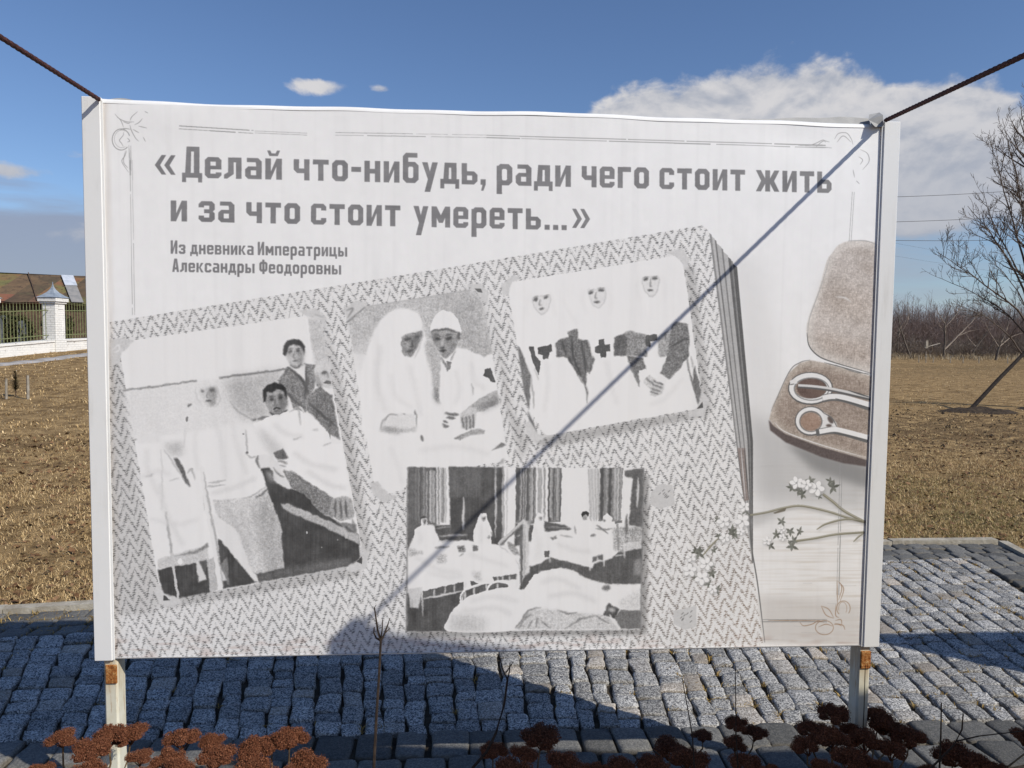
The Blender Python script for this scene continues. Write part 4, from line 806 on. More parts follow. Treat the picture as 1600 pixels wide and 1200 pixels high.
def m_paint(name, base, stain, amt=.5, rough=.42):
    m, G, b = mat(name, base, rough, .45); p = objco(G)
    mp = G.n('ShaderNodeMapping'); G.put(mp.inputs[0], p); mp.inputs['Scale'].default_value = (26, 26, 2.2)
    st = G.noise(mp.outputs[0], 1., 6, .6); gr = G.noise(p, 3., 5, .6)
    c = G.mix(G.m('MULTIPLY', G.ss(G.m('ADD', G.m('MULTIPLY', st, .7), G.m('MULTIPLY', gr, .35)), .55, .75), amt), base, stain)
    G.put(b.inputs['Base Color'], c); bump(G, b, G.noise(p, 5., 3, .5), .06, .02)
    return m
def m_rust():
    m, G, b = mat('rust', (.3, .12, .03), .9, .2); p = objco(G); n = G.noise(p, 90., 6, .7)
    G.put(b.inputs['Base Color'], G.ramp(n, [(.3, (.12, .035, .012)), (.48, (.33, .12, .03)), (.62, (.50, .27, .10)), (.75, (.6, .45, .28))])); bump(G, b, n, .8, .01)
    return m
def m_post():
    m, G, b = mat('post_paint', (.62, .6, .5), .5, .4); p = objco(G)
    mp = G.n('ShaderNodeMapping'); G.put(mp.inputs[0], p); mp.inputs['Scale'].default_value = (70, 70, 7)
    n = G.noise(mp.outputs[0], 1., 6, .65); gr = G.noise(p, 12., 5, .6)
    sp = G.n('ShaderNodeSeparateXYZ'); G.put(sp.inputs[0], p)
    c = G.mix(G.ss(gr, .35, .7), (.66, .645, .54), (.58, .545, .42))
    c = G.mix(G.m('MULTIPLY', G.ss(n, .6, .7), .75), c, (.36, .20, .08))
    under = G.m('MULTIPLY', G.ss(sp.outputs[2], .44, .545), G.ss(n, .3, .65)); c = G.mix(G.m('MULTIPLY', under, .6), c, (.42, .27, .12))
    G.put(b.inputs['Base Color'], c); bump(G, b, gr, .1, .01)
    return m
def m_print():
    C = draw_print()
    img = bpy.data.images.new('banner_print', PW, PH)
    a = np.ones((PH, PW, 4), np.float32); lin = np.where(C/255. <= .04045, C/255./12.92, ((C/255.+.055)/1.055)**2.4)
    alb = np.clip(lin/.672*PAPER, 0, 1); a[..., :3] = np.where(alb <= .0031308, alb*12.92, 1.055*alb**(1/2.4)-.055)
    img.pixels.foreach_set(np.ascontiguousarray(a[::-1]).ravel()); img.update(); img.pack()
    m, G, b = mat('printed_vinyl', (.7, .7, .7), .5, .35)
    t = G.n('ShaderNodeTexImage'); t.image = img; t.interpolation = 'Cubic'; t.extension = 'EXTEND'; G.put(t.inputs[0], G.n('ShaderNodeUVMap').outputs[0])
    p = objco(G); G.put(b.inputs['Base Color'], t.outputs[0])
    mp = G.n('ShaderNodeMapping'); G.put(mp.inputs[0], p); mp.inputs['Scale'].default_value = (9, 9, 1.6)
    bump(G, b, G.m('ADD', G.noise(mp.outputs[0], 1., 3, .5), G.m('MULTIPLY', G.noise(p, 14., 3, .5), .25)), .10, .02)
    return m
PAPER = .80
MG = m_ground(); MSL = m_sett('granite_setts', False); MSD = m_sett('dark_setts', True)
MJ = mottled('joint_soil', (.028, .022, .016), (.07, .055, .036), 18., .95, bstr=.5)
MSOIL = mottled('bed_soil', (.02, .014, .010), (.06, .042, .027), 14., .95, bstr=.8)
MKERB = mottled('kerb_concrete', (.40, .37, .31), (.27, .24, .19), 9., .9, bstr=.4)
MWHITE = m_paint('white_metal', (.72, .72, .71), (.50, .48, .44), .45)
MVINYL = mottled('white_vinyl', (.80, .80, .79), (.74, .735, .72), 6., .5, spec=.35)
MSHADEV = mottled('shaded_vinyl', (.30, .30, .295), (.40, .395, .38), 8., .6)  # shade on the loose flaps put into the colour; torn corner shares it
MBACK = mottled('backing_sheet', (.34, .34, .35), (.42, .42, .42), 4., .55)
MPOST = m_post(); MRUST = m_rust()
MROPE = mottled('rope_brown', (.038, .012, .012), (.085, .03, .026), 60., .8, bstr=.5, bscale=200.)

# ------------------------------------------------------------------ ground sheet
def axis(stops):
    out = []
    for (a, b_, st) in stops: out += list(np.arange(a, b_, st))
    return np.array(out+[stops[-1][1]])
ax_ = axis([(-900, -200, 100), (-200, -60, 20), (-60, -22, 3), (-22, 22, .4), (22, 70, 3), (70, 220, 15), (220, 1000, 130)])
ay_ = axis([(-300, -60, 40), (-60, -12, 6), (-12, 30, .4), (30, 100, 4), (100, 200, 20), (200, 1800, 200)])
gx, gy = np.meshgrid(ax_, ay_); gz = ground_h(gx, gy)
nx = len(ax_); idx = np.arange(gx.size).reshape(gx.shape)
Fg = np.stack([idx[:-1, :-1], idx[:-1, 1:], idx[1:, 1:], idx[1:, :-1]], -1).reshape(-1, 4)
struct(np_mesh('ground', np.c_[gx.ravel(), gy.ravel(), gz.ravel()], Fg, MG, True))

# ------------------------------------------------------------------ paving: granite setts, dark border, kerb
FARX = np.array([-9., -2.62, 0., 2.4, 3.71, 4.80]); FARY = np.array([1.55, 2.31, 2.82, 3.45, 3.70, 3.71])
def far_y(x): return np.interp(x, FARX, FARY)
def far_in(x): return far_y(x)-.50
def right_x(y): return 4.0+.205*(y-.1)          # outer right edge
def right_in(y): return right_x(y)-.45
NEAR_IN, NEAR_OUT = .575, .17
def setts(cells, mat_, name, top=0., dome=.006, rough=.0035, gap=.008, lab=None):
    """cells: list of 4 corners (ccw xy). each becomes one worn stone"""
    u = np.array([0, .045, .16, .5, .84, .955, 1.]); n = len(u)
    UU, VV = np.meshgrid(u, u)
    ed = np.minimum(np.minimum(UU, 1-UU), np.minimum(VV, 1-VV))
    eu, ev = np.minimum(UU, 1-UU), np.minimum(VV, 1-VV)
    prof = np.where(eu <= 0, -.010, np.where(eu < .1, -.0018, 0.))+np.where(ev <= 0, -.0065, np.where(ev < .1, -.0008, 0.))+dome*(16*UU*(1-UU)*VV*(1-VV)-.6)*.4
    edge = np.where(ed <= 0, 1., np.where(ed < .1, .7, .15))
    gi = np.arange(n*n).reshape(n, n); quad = np.stack([gi[:-1, :-1], gi[:-1, 1:], gi[1:, 1:], gi[1:, :-1]], -1).reshape(-1, 4)
    ring = np.concatenate([gi[0, :-1], gi[:-1, -1], gi[-1, :0:-1], gi[:0:-1, 0]])
    side = np.array([[n*n+k, n*n+(k+1) % len(ring), ring[(k+1) % len(ring)], ring[k]] for k in range(len(ring))])
    nv = n*n+len(ring); Fs = np.vstack([quad, side])
    Vs, Fa, rn, eg = [], [], [], []
    for i, c in enumerate(cells):
        c = np.array(c, float); ctr = c.mean(0); L = np.linalg.norm(c-ctr, axis=1).mean()
        q = c+rng.normal(0, 1, (4, 2))*np.array([.0060, .0055])
        du = (q[1]+q[2]-q[0]-q[3])/2; du = du/np.linalg.norm(du); dv = (q[2]+q[3]-q[0]-q[1])/2; dv = dv/np.linalg.norm(dv); gs, gr, gv = np.abs(rng.normal(gap, gap*.45, 3)); gv *= .34
        q = q+np.array([du*gs+dv*gv, -du*gr+dv*gv, -du*gr-dv*gv, du*gs-dv*gv])
        P = (q[0][None, None]*((1-UU)*(1-VV))[..., None]+q[1]*(UU*(1-VV))[..., None]+q[2]*(UU*VV)[..., None]+q[3]*((1-UU)*VV)[..., None])
        # pull corners in, wobble the edges
        cr = np.clip((np.abs(UU-.5)+np.abs(VV-.5)-.80)/.2, 0, 1); P = P+(ctr-P)*(cr*.06)[..., None]
        P += rng.normal(0, .0021, P.shape)
        tilt = rng.normal(0, .022, 2); z0 = top+rng.normal(0, .0028)
        Z = z0+prof+((P-ctr)@tilt)+rng.normal(0, rough*.5, UU.shape)
        V = np.c_[P.reshape(-1, 2), Z.ravel()]
        rv = V[ring].copy(); rv[:, :2] = ctr+(rv[:, :2]-ctr)*.97; rv[:, 2] = top-.06
        Vs.append(V); Vs.append(rv); Fa.append(Fs+i*nv); r = rng.random()
        rn.append(np.full(nv, r)); eg.append(np.concatenate([edge.ravel(), np.ones(len(ring))]))
    o = np_mesh(name, np.vstack(Vs), np.vstack(Fa), mat_, True, None, {'rnd': np.concatenate(rn), 'edge': np.concatenate(eg)})
    return struct(o)
def col_x(u, y):
    ang = np.radians(np.clip(9.0*u-.5+1.2*np.sin(u*2.1), -24, 7))
    return u+np.tan(ang)*(y-NEAR_IN)
cells = []
us = [-6.2]
while us[-1] < 5.0: us.append(us[-1]+rng.choice([rng.uniform(.088, .108), rng.uniform(.112, .142)]))
for ua, ub in zip(us[:-1], us[1:]):
    y = NEAR_IN+rng.uniform(-.02, .0); ph = rng.uniform(-.05, .05)
    while True:
        L = rng.choice([rng.uniform(.085, .115), rng.uniform(.12, .19)], p=[.45, .55]); y1 = y+L; xm = col_x((ua+ub)/2, (y+y1)/2); lim = far_in(xm)
        if y1 > lim-.03: y1 = lim
        wob = lambda v: .005*math.sin(v*9+ua*40)+.006*math.sin(v*23+ua*17)
        c = [(col_x(ua, y)+wob(y), y+.01*math.sin(ua*5)), (col_x(ub, y)+wob(y+3), y+.01*math.sin(ub*5)), (col_x(ub, y1)+wob(y1+3), y1+.01*math.sin(ub*5)), (col_x(ua, y1)+wob(y1), y1+.01*math.sin(ua*5))]
        xr = max(c[1][0], c[2][0])
        if y1-y > .03 and xr < right_in((y+y1)/2)+.03 and xm > -6.0: cells.append(c)
        y = y1
        if y >= lim-.001: break
setts(cells, MSL, 'pavement', gap=.0034)
def strip(fa, fb, t0, t1, n_row, Lr, out):
    """courses of border stones between curves fa(t) (inner) and fb(t) (outer)"""
    for k in range(n_row):
        t = t0+rng.uniform(-.1, 0)
        while t < t1:
            tn = t+rng.uniform(*Lr)
            q = []
            for tt, kk in ((t, k), (tn, k), (tn, k+1), (t, k+1)):
                a, b_ = np.array(fa(tt), float), np.array(fb(tt), float); q.append(tuple(a+(b_-a)*kk/n_row))
            ar = sum(q[i][0]*q[(i+1) % 4][1]-q[(i+1) % 4][0]*q[i][1] for i in range(4))
            out.append(q if ar > 0 else q[::-1]); t = tn
bc = []
strip(lambda t: (t, NEAR_IN), lambda t: (t, NEAR_OUT), -6, 4.0, 2, (.15, .20), bc)
strip(lambda t: (t, far_in(t)), lambda t: (t, far_y(t)-.07), -6, 4.66, 3, (.13, .19), bc)
strip(lambda t: (right_in(t), t), lambda t: (right_x(t), t), NEAR_IN, 3.15, 3, (.13, .18), bc)
setts(bc, MSD, 'pavement_border', 0., .003, .003, .0045)
# joint fill below the stones
xs_ = np.linspace(-6.3, 4.85, 60); Vj, Fj = [], []
for x in xs_: Vj += [(x, NEAR_OUT-.03, -.024), (x, far_y(x)-.03, -.024)]
for i in range(len(xs_)-1): Fj.append((2*i, 2*i+2, 2*i+3, 2*i+1))
struct(np_mesh('pavement_joints', Vj, Fj, MJ))
# kerb: thin concrete edging round the far and right side
kb = MB()
def kerb_run(f, ts, w):
    for a, b_ in zip(ts[:-1], ts[1:]):
        p0, p1 = np.array(f(a)), np.array(f(b_)); d = (p1-p0)/np.linalg.norm(p1-p0); nn = np.array([-d[1], d[0]])*w
        p0 = p0+d*.003; p1 = p1-d*.003; h = .022+random.uniform(-.004, .004)
        kb.add([(*p0, -.1), (*p1, -.1), (*(p1+nn), -.1), (*(p0+nn), -.1), (*p0, h), (*p1, h), (*(p1+nn), h), (*(p0+nn), h)], [(3, 2, 1, 0), (4, 5, 6, 7), (0, 1, 5, 4), (1, 2, 6, 5), (2, 3, 7, 6), (3, 0, 4, 7)])
kerb_run(lambda t: (t, far_y(t)-.045), [-9.+k*.98 for k in range(14)]+[4.75], .085)
kerb_run(lambda t: (right_x(t)+.08, t), [.2, 1.1, 2.0, 2.9, 3.62], .08)
struct(kb.build('kerb', MKERB))
# planting bed in front of the paving
nb = 40; bx_, by_ = np.meshgrid(np.linspace(-4.6, 4.2, 90), np.linspace(-.85, .165, 14)); bz = -.02+.02*rng.random(bx_.shape)+.03*np.sin(bx_*3.1)*np.sin(by_*5)
ii = np.arange(bx_.size).reshape(bx_.shape)
struct(np_mesh('flower_bed', np.c_[bx_.ravel(), by_.ravel(), bz.ravel()], np.stack([ii[:-1, :-1], ii[:-1, 1:], ii[1:, 1:], ii[1:, :-1]], -1).reshape(-1, 4), MSOIL, True))

# ------------------------------------------------------------------ grass: blades as one mesh
MBL = m_blade('dry_blades', (.16, .105, .048), (.45, .315, .155), (.78, .60, .35))
MGB = m_blade('green_blades', (.10, .10, .032), (.23, .21, .075), (.42, .34, .16))
MLEAF = m_blade('leaf_litter', (.055, .03, .016), (.14, .075, .036), (.25, .15, .085))
def blades(x, y, h0, h1, w, lean=.7, flat=0.):
    n = len(x); z = ground_h(x, y); a = rng.uniform(0, 6.283, n); h = rng.uniform(h0, h1, n); l = h*rng.uniform(.2, lean+.6, n)
    wx, wy = np.cos(a)*w/2, np.sin(a)*w/2; b_ = a+rng.uniform(.8, 2.3, n); dx, dy = np.cos(b_)*l, np.sin(b_)*l
    V = np.stack([np.c_[x-wx, y-wy, z-.004], np.c_[x+wx, y+wy, z-.004], np.c_[x+dx*.4+wx*.7, y+dy*.4+wy*.7, z+h*.62], np.c_[x+dx*.4-wx*.7, y+dy*.4-wy*.7, z+h*.62], np.c_[x+dx, y+dy, z+h*rng.uniform(.5, 1., n)]], 1).reshape(-1, 3)
    k = np.arange(n)*5
    F4 = np.stack([k, k+1, k+2, k+3], -1); F3 = np.stack([k+3, k+2, k+4], -1)
    return V, F4, F3, np.repeat(np.clip(rng.normal(.5, .24, n), 0, 1), 5)
def blade_obj(name, x, y, h0, h1, w, m_, lean=.7):
    V, F4, F3, r = blades(np.asarray(x), np.asarray(y), h0, h1, w, lean)
    Ft = np.vstack([np.stack([F4[:, 0], F4[:, 1], F4[:, 2]], -1), np.stack([F4[:, 0], F4[:, 2], F4[:, 3]], -1), F3])
    o = np_mesh(name, V, Ft, m_, False, None, {'rnd': r}); return o
def off_paving(x, y):
    k = (y > far_y(np.clip(x, -9, 4.8))+.05) | (x > right_x(y)+.16)
    return x[k], y[k]
def clumpy(n, x0, x1, y0, y1, p=1.5):
    t = rng.random(n)**p; y = y0+(y1-y0)*t; sc = 1
    x = rng.uniform(0, 1, n)*(x1-x0)+x0
    w = np.sin(x*3.3+2*np.sin(y*1.9))*np.sin(y*2.7+1.5*np.sin(x*1.3)); k = rng.random(n) < .55+.45*w
    return x[k], y[k]
px_ = []; py_ = []
for n, x0, x1, y0, y1 in ((90000, -7.5, -1.6, 2.2, 6.5), (50000, -13, -2.5, 6, 17), (105000, 2.6, 8.5, 3.5, 8.5), (60000, 5, 15, 7.5, 20), (14000, -1.6, 3, 2.9, 7)):
    x, y = clumpy(n, x0, x1, y0, y1); x, y = off_paving(x, y); px_.append(x); py_.append(y)
struct(blade_obj('grass', np.concatenate(px_), np.concatenate(py_), .012, .045, .0052, MBL, 1.4), 'stuff', 'matted dry tan grass of early spring'); bpy.data.objects['grass']['category'] = 'grass'
sx_, sy_2 = [], []
for n, x0, x1, y0, y1 in ((16000, -9, -1.6, 2.3, 9), (30000, 2.8, 11, 3.6, 13)):
    x, y = clumpy(n, x0, x1, y0, y1, 1.3); x, y = off_paving(x, y); sx_.append(x); sy_2.append(y)
tag(blade_obj('straw', np.concatenate(sx_), np.concatenate(sy_2), .012, .045, .007, m_blade('straw', (.18, .115, .05), (.54, .40, .20), (.78, .62, .36)), 1.8), 'bleached straw lying over the dry grass', 'straw', kind='stuff')
for nm_, (n_, X0, X1, Y0, Y1) in (('l', (26000, -26, -4, 8, 27)), ('r', (60000, 9, 62, 14, 80))):
    x, y = clumpy(n_, X0, X1, Y0, Y1, 1.25)
    FAR_T = FAR_T+[(x, y)] if nm_ == 'r' else [(x, y)]
fx_, fy_ = np.concatenate([q[0] for q in FAR_T]), np.concatenate([q[1] for q in FAR_T])
tag(blade_obj('dry_grass', fx_, fy_, .02, .07, .02, MBL, 1.8), 'longer tan dry tussocks over the far field', 'grass', kind='stuff')
x, y = clumpy(52000, 3.2, 8.5, 3.7, 7.6, 1.3); x, y = off_paving(x, y)
k = (np.sin(x*1.4+y)*np.sin(y*1.9-x*.6) > -.15) & (y < 7.4); tag(blade_obj('green_grass', x[k], y[k], .012, .034, .0045, MGB, 1.1), 'short olive green grass beside the far edge of the setts', 'grass', kind='stuff')
# dead leaves on the grass
def leaf_obj(name, x, y, s0, s1, m_):
    n = len(x); z = ground_h(x, y)+rng.uniform(.006, .026, n); a = rng.uniform(0, 6.283, n); s = rng.uniform(s0, s1, n)
    c, sn = np.cos(a), np.sin(a); t = rng.normal(0, .35, (n, 4))
    loc = np.array([(-1, 0), (0, -.45), (1, 0), (0, .45)])
    V = np.stack([np.c_[x+s*(c*lx-sn*ly), y+s*(sn*lx+c*ly), z+s*t[:, i]] for i, (lx, ly) in enumerate(loc)], 1).reshape(-1, 3)
    kk = np.arange(n)*4; Fq = np.vstack([np.stack([kk, kk+1, kk+3], -1), np.stack([kk+1, kk+2, kk+3], -1)])
    return np_mesh(name, V, Fq, m_, False, None, {'rnd': np.repeat(rng.random(n), 4)})
lx, ly = [], []
for n, x0, x1, y0, y1 in ((4200, -8, -1.8, 2.3, 9), (5200, 3, 13, 3.7, 12)):
    a, b_ = off_paving(rng.uniform(x0, x1, n), y0+(y1-y0)*rng.random(n)**1.5); lx.append(a); ly.append(b_)
tag(leaf_obj('fallen_leaves', np.concatenate(lx), np.concatenate(ly), .016, .042, MLEAF), 'scattered brown dead leaves lying in the dry grass', 'leaves', kind='stuff')
# tufts in the joints of the setts
tx_, ty_ = [], []
for k in range(900):
    c = cells[int(rng.integers(len(cells)))]; p = np.array(c[int(rng.integers(4))])
    if p[0] < 1.0 and rng.random() < .82: continue
    n = int(rng.integers(5, 16)); q = np.array(c[int(rng.integers(4))])
    t = rng.random(n)[:, None]; w = p+(q-p)*t*rng.uniform(.3, 1)+rng.normal(0, .004, (n, 2)); tx_.append(w[:, 0]); ty_.append(w[:, 1])
for k in range(260):                          # dry runners over the left border course
    a, b_ = rng.uniform(-3.6, -1.6), 0; b_ = far_y(a)-rng.uniform(.06, .5); n = int(rng.integers(4, 12)); tx_.append(a+rng.normal(0, .03, n)); ty_.append(b_+rng.normal(0, .014, n))
MTUFT = m_blade('joint_tufts', (.16, .10, .025), (.36, .24, .075), (.48, .36, .16))
tfx, tfy = np.concatenate(tx_), np.concatenate(ty_)
_gh = ground_h
ground_h = lambda a, b_: np.zeros_like(np.asarray(a, float))-.012
tag(blade_obj('weeds', tfx, tfy, .008, .03, .005, MTUFT, 1.5), 'tiny golden dry weeds growing in the joints of the setts', 'weeds', kind='stuff')
ground_h = _gh

# ------------------------------------------------------------------ the information board
HB, HT = .6136, .6136+2.0317
def make_board(printed):
    root = empty('information_board')
    n_x, n_z = 73, 49
    X_, Z_ = np.meshgrid(np.linspace(-1.437, 1.437, n_x), np.linspace(HB, HT-.012, n_z))
    d = (Z_-HB)/(HT-HB); e_ = np.minimum(X_+1.437, 1.437-X_)
    Yw = .0025*np.sin(X_*2.1+.8)*np.sin(d*3.1)+.0007*np.sin(X_*9+d*2)*np.exp(-(1-d)*14)+.0014*np.sin(X_*12.+1)*np.exp(-d*18)
    Yw += .004*np.exp(-((X_-1.1)/.12)**2-((Z_-(HT-.07))/.05)**2)-.003*np.exp(-((X_+1.2)/.2)**2-((Z_-(HT-.05))/.04)**2)
    V = np.c_[X_.ravel(), Yw.ravel(), Z_.ravel()]
    gi = np.arange(X_.size).reshape(X_.shape); Fq = np.stack([gi[:-1, :-1], gi[:-1, 1:], gi[1:, 1:], gi[1:, :-1]], -1).reshape(-1, 4)
    ban = np_mesh('banner', V, Fq, m_print() if printed else MVINYL, True, root)
    uv = ban.data.uv_layers.new(name='UVMap'); co_ = V[Fq.ravel()]
    uv.data.foreach_set('uv', np.c_[(co_[:, 0]+1.5)/3., (co_[:, 2]-HB)/(HT-HB)].astype(np.float32).ravel())
    # rolled top edge, hem below, backing sheet
    def roll(zc, r, y0, name, m_, up=True, wav=.003):
        xs = np.linspace(-1.437, 1.437, 90); na = 9; V, F = [], []
        for i, x in enumerate(xs):
            w = wav*(math.sin(x*3.1+1)+.7*math.sin(x*7.7)+.35*math.sin(x*19.3))
            for k in range(na):
                a = math.pi*k/(na-1)*1.05
                V.append((x, y0-r*math.cos(a)+r, zc+w*(1 if up else .3)+(r*math.sin(a) if up else -r*math.sin(a))))
        for i in range(len(xs)-1):
            for k in range(na-1): F.append((i*na+k, (i+1)*na+k, (i+1)*na+k+1, i*na+k+1) if up else (i*na+k, i*na+k+1, (i+1)*na+k+1, (i+1)*na+k))
        return np_mesh(name, V, F, m_, True, root)
    roll(HT-.0145, .018, -.0012, 'top_hem', MVINYL); roll(HB+.006, .007, -.005, 'bottom_hem', MVINYL, False, .002)
    MB().box((-1.43, .018, HB+.012), (1.43, .05, HT-.02)).build('backing_panel', MBACK, root)
    # loose flaps of vinyl behind the top edge
    def flap(x0, x1, hfun, y):
        m = 24; V, F = [], []
        for i in range(m):
            t = i/(m-1); x = x0+(x1-x0)*t; h = hfun(t)
            for yy, zz in ((y, HT-.012), (y+.004+.01*h/.03, HT+h), (y+.0065+.01*h/.03, HT+h), (y+.003, HT-.012)): V.append((x, yy, zz))
        for i in range(m-1):
            for k in range(3): F.append((4*i+k, 4*i+4+k, 4*i+5+k, 4*i+1+k))
        F += [(0, 1, 2, 3), (4*m-1, 4*m-2, 4*m-3, 4*m-4)]
        MB().add(V, F).build('loose_flap', MSHADEV, root)
    flap(.86, 1.41, lambda t: .010+.024*min(t*1.3, 1)+.002*math.sin(t*17), .036); flap(-1.425, -1.30, lambda t: .012*math.sin(math.pi*min(t+.18, 1))+.006, .03)
    MB().add([(1.375, -.006, HT+.010), (1.428, -.012, HT+.028), (1.437, .03, HT+.050), (1.395, .026, HT+.040), (1.39, -.030, HT-.022), (1.432, -.014, HT-.016), (1.436, .028, HT+.0), (1.400, .02, HT)], [(0, 1, 2, 3), (0, 4, 5, 1), (1, 5, 6, 2), (2, 6, 7, 3), (3, 7, 4, 0), (7, 6, 5, 4)]).build('torn_corner', MSHADEV, root)
    for s in (-1, 1):
        a, b_ = sorted((s*1.5, s*1.436)); pr = MB()
        pr.box((a, -.0115, HB-.003), (b_, .064, HT+.006), .0022)
        c_, d_ = sorted((s*1.436, s*1.4285)); pr.box((c_, -.0068, HB-.002), (d_, -.0042, HT-.004), .001)
        pr.build('side_profile', MWHITE, root)
        ps = MB(); ps.box((s*1.449-.025, .002, -.30), (s*1.449+.025, .072, HB+.03), .007)
        po = ps.build('post', MPOST, root, False)
        xc = s*1.449+(.004 if s < 0 else .003)
        MB().box((xc-.021, -.0045, HB-.094), (xc+.021, .004, HB-.022), .003).build('rust_plate', MRUST, po)
    return root
board = make_board(True)
tag(board, 'big white printed board with old nurse photographs standing on two posts', 'information board', 'printed boards braced by ropes')
BOARD2 = (2.66, -1.541, -.125)
def plain_copy(loc, rz, label):
    r = board.copy(); COL.objects.link(r); r.location = loc; r.rotation_euler = (0, 0, rz); r['label'] = label
    for ch in list(board.children):
        c = ch.copy(); COL.objects.link(c); c.parent = r
        if ch.name == 'banner': c.data = ch.data.copy(); c.data.materials[0] = MVINYL
        for gch in list(ch.children): d_ = gch.copy(); COL.objects.link(d_); d_.parent = c
    return r
plain_copy(BOARD2, R(-5.4), 'second board standing forward of the printed one beyond the right edge')
plain_copy((6.35, -.42, 0), 0., 'third board standing further right beyond the bare tree side')

# ------------------------------------------------------------------ twisted stay ropes
def rope(name, p0, p1, r, label, sag=.0):
    p0, p1 = Vector(p0), Vector(p1); L = (p1-p0).length; t = (p1-p0).normalized(); a = t.cross(Vector((0, 0, 1))).normalized(); b_ = t.cross(a)
    m = int(L/.006); nk = 12; V, F = [], []
    for i in range(m+1):
        s = i/m; c = p0.lerp(p1, s)-Vector((0, 0, 1))*sag*4*s*(1-s)
        for k in range(nk):
            th = 6.28319*k/nk; rr = r*(1+.20*abs(math.cos(1.5*(th-s*L*85)))-.16); V.append(tuple(c+(a*math.cos(th)+b_*math.sin(th))*rr))
    for i in range(m):
        for k in range(nk): F.append((i*nk+k, i*nk+(k+1) % nk, (i+1)*nk+(k+1) % nk, (i+1)*nk+k))
    F.append(tuple(range(nk))[::-1]); F.append(tuple(m*nk+k for k in range(nk)))
    o = np_mesh(name, V, F, MROPE, True)
    return tag(o, label, 'rope', 'stay ropes tied to the top corners')
rope('stay_rope', (1.4371, -.018, 2.6526), (1.229, -1.43, 2.520), .0079, 'dark brown twisted rope from the top right corner of the board')
rope('stay_rope', (-1.4366, -.018, 2.640), (-1.450, -1.75, 2.628), .0079, 'dark brown twisted rope from the top left corner of the board')

# ------------------------------------------------------------------ dried sedum heads in the bed
MSED = m_blade('dried_florets', (.05, .017, .009), (.16, .058, .028), (.32, .15, .082))
MSTEM = mottled('dried_stems', (.075, .045, .022), (.20, .14, .075), 30., .85)
def head_mesh(seed):
    r = np.random.default_rng(seed); n = 3000
    # several lobes packed into one flat dome
    nl = int(r.integers(8, 13)); la = np.linspace(0, 6.283, nl, endpoint=False)+r.normal(0, .25, nl); lr = np.where(np.arange(nl) % 3 == 0, .28, .72)+r.normal(0, .07, nl)
    lc = np.c_[np.cos(la)*lr, np.sin(la)*lr, .30-.22*lr**2+r.normal(0, .05, nl)]
    w = r.integers(0, nl, n); d_ = r.normal(0, 1, (n, 3)); d_ /= np.linalg.norm(d_, axis=1)[:, None]; d_[:, 2] = np.abs(d_[:, 2])*.8-.12
    P = lc[w]+d_*np.array([.40, .40, .42])*r.uniform(.80, 1.2, (n, 1))
    fz = r.random(n) < .18; P[fz] += d_[fz]*r.uniform(.03, .13, (int(fz.sum()), 1)); s = r.uniform(.018, .05, n)*np.where(fz, .75, 1.)
    A = r.normal(0, 1, (n, 3)); A /= np.linalg.norm(A, axis=1)[:, None]; B_ = np.cross(A, r.normal(0, 1, (n, 3))); B_ /= np.linalg.norm(B_, axis=1)[:, None]; N_ = np.cross(A, B_)
    V = np.stack([P+A*s[:, None], P-A*s[:, None]*.6+B_*s[:, None]*.8, P-A*s[:, None]*.6-B_*s[:, None]*.8, P+N_*s[:, None]*1.1], 1).reshape(-1, 3)
    k = np.arange(n)*4; F = np.vstack([np.stack([k, k+1, k+3], -1), np.stack([k+1, k+2, k+3], -1), np.stack([k+2, k, k+3], -1), np.stack([k, k+2, k+1], -1)])
    depth = np.clip((P[:, 2]+.1)/.7, 0, 1)
    rn = np.repeat(np.clip(r.normal(.5, .2, n), 0, 1), 4)
    # stalklets
    mb = MB()
    for c in lc:
        for k_ in range(3): mb.tube([(c[0], c[1], c[2]-.12+.11*k_), (c[0], c[1], c[2]+.02+.11*k_)], [.34-.05*k_*k_, .31-.08*k_*k_], 8)
    for c in lc: mb.tube([(0, 0, -.42), (c[0]*.5, c[1]*.5, -.12), tuple(c)], [.035, .025, .02], 4)
    Vt = np.array(mb.V); 
    return V, F, rn, Vt, mb.F
protos = []
for sd in range(6):
    V, F, rn, Vt, Ft = head_mesh(100+sd)
    o = np_mesh('flower_head', np.vstack([V, Vt]), [tuple(f) for f in F]+[tuple(i+len(V) for i in f) for f in Ft], MSED, False, None, {'rnd': np.concatenate([rn, np.full(len(Vt), .25)])})
    protos.append(o.data); COL.objects.unlink(o); bpy.data.objects.remove(o)
def at_px(x, y, depth):
    v = fw+r2*((x-800)/FPX)+d2*((y-600)/FPX); v = v/v.y
    return CAM+v*depth
def sedum(heads, label):
    """heads: (x, y, z, radius) in metres"""
    cx_ = sum(h[0] for h in heads)/len(heads); cy_ = sum(h[1] for h in heads)/len(heads)
    root = empty('sedum_plant', (cx_, cy_, -.01)); tag(root, label, 'dried plant', 'dried sedum in the flower bed')
    for i, (x, y, z, r_) in enumerate(heads):
        o = link(bpy.data.objects.new('flower_head', protos[int(rng.integers(6))])); o.parent = root
        o.location = (x-cx_, y-cy_, z+.01-.25*r_); r_ = r_*rng.uniform(.78, .98); o.scale = (r_, r_, r_*rng.uniform(1.12, 1.35)); o.rotation_euler = (rng.normal(0, .12), rng.normal(0, .12), rng.uniform(0, 6.28))
        bx = rng.normal(0, .05); by = rng.normal(0, .04)
        tx, ty, tz = x-cx_, y-cy_, z+.01-.6*r_
        mb = MB(); mb.tube([(bx, by, 0), (bx+(tx-bx)*.35+rng.normal(0, .008), by+(ty-by)*.35, tz*.5), (tx+rng.normal(0, .006), ty, tz*.85), (tx, ty, tz)], [.0042, .0038, .0033, .003], 5)
        mb.build('stem', MSTEM, root)
    return root
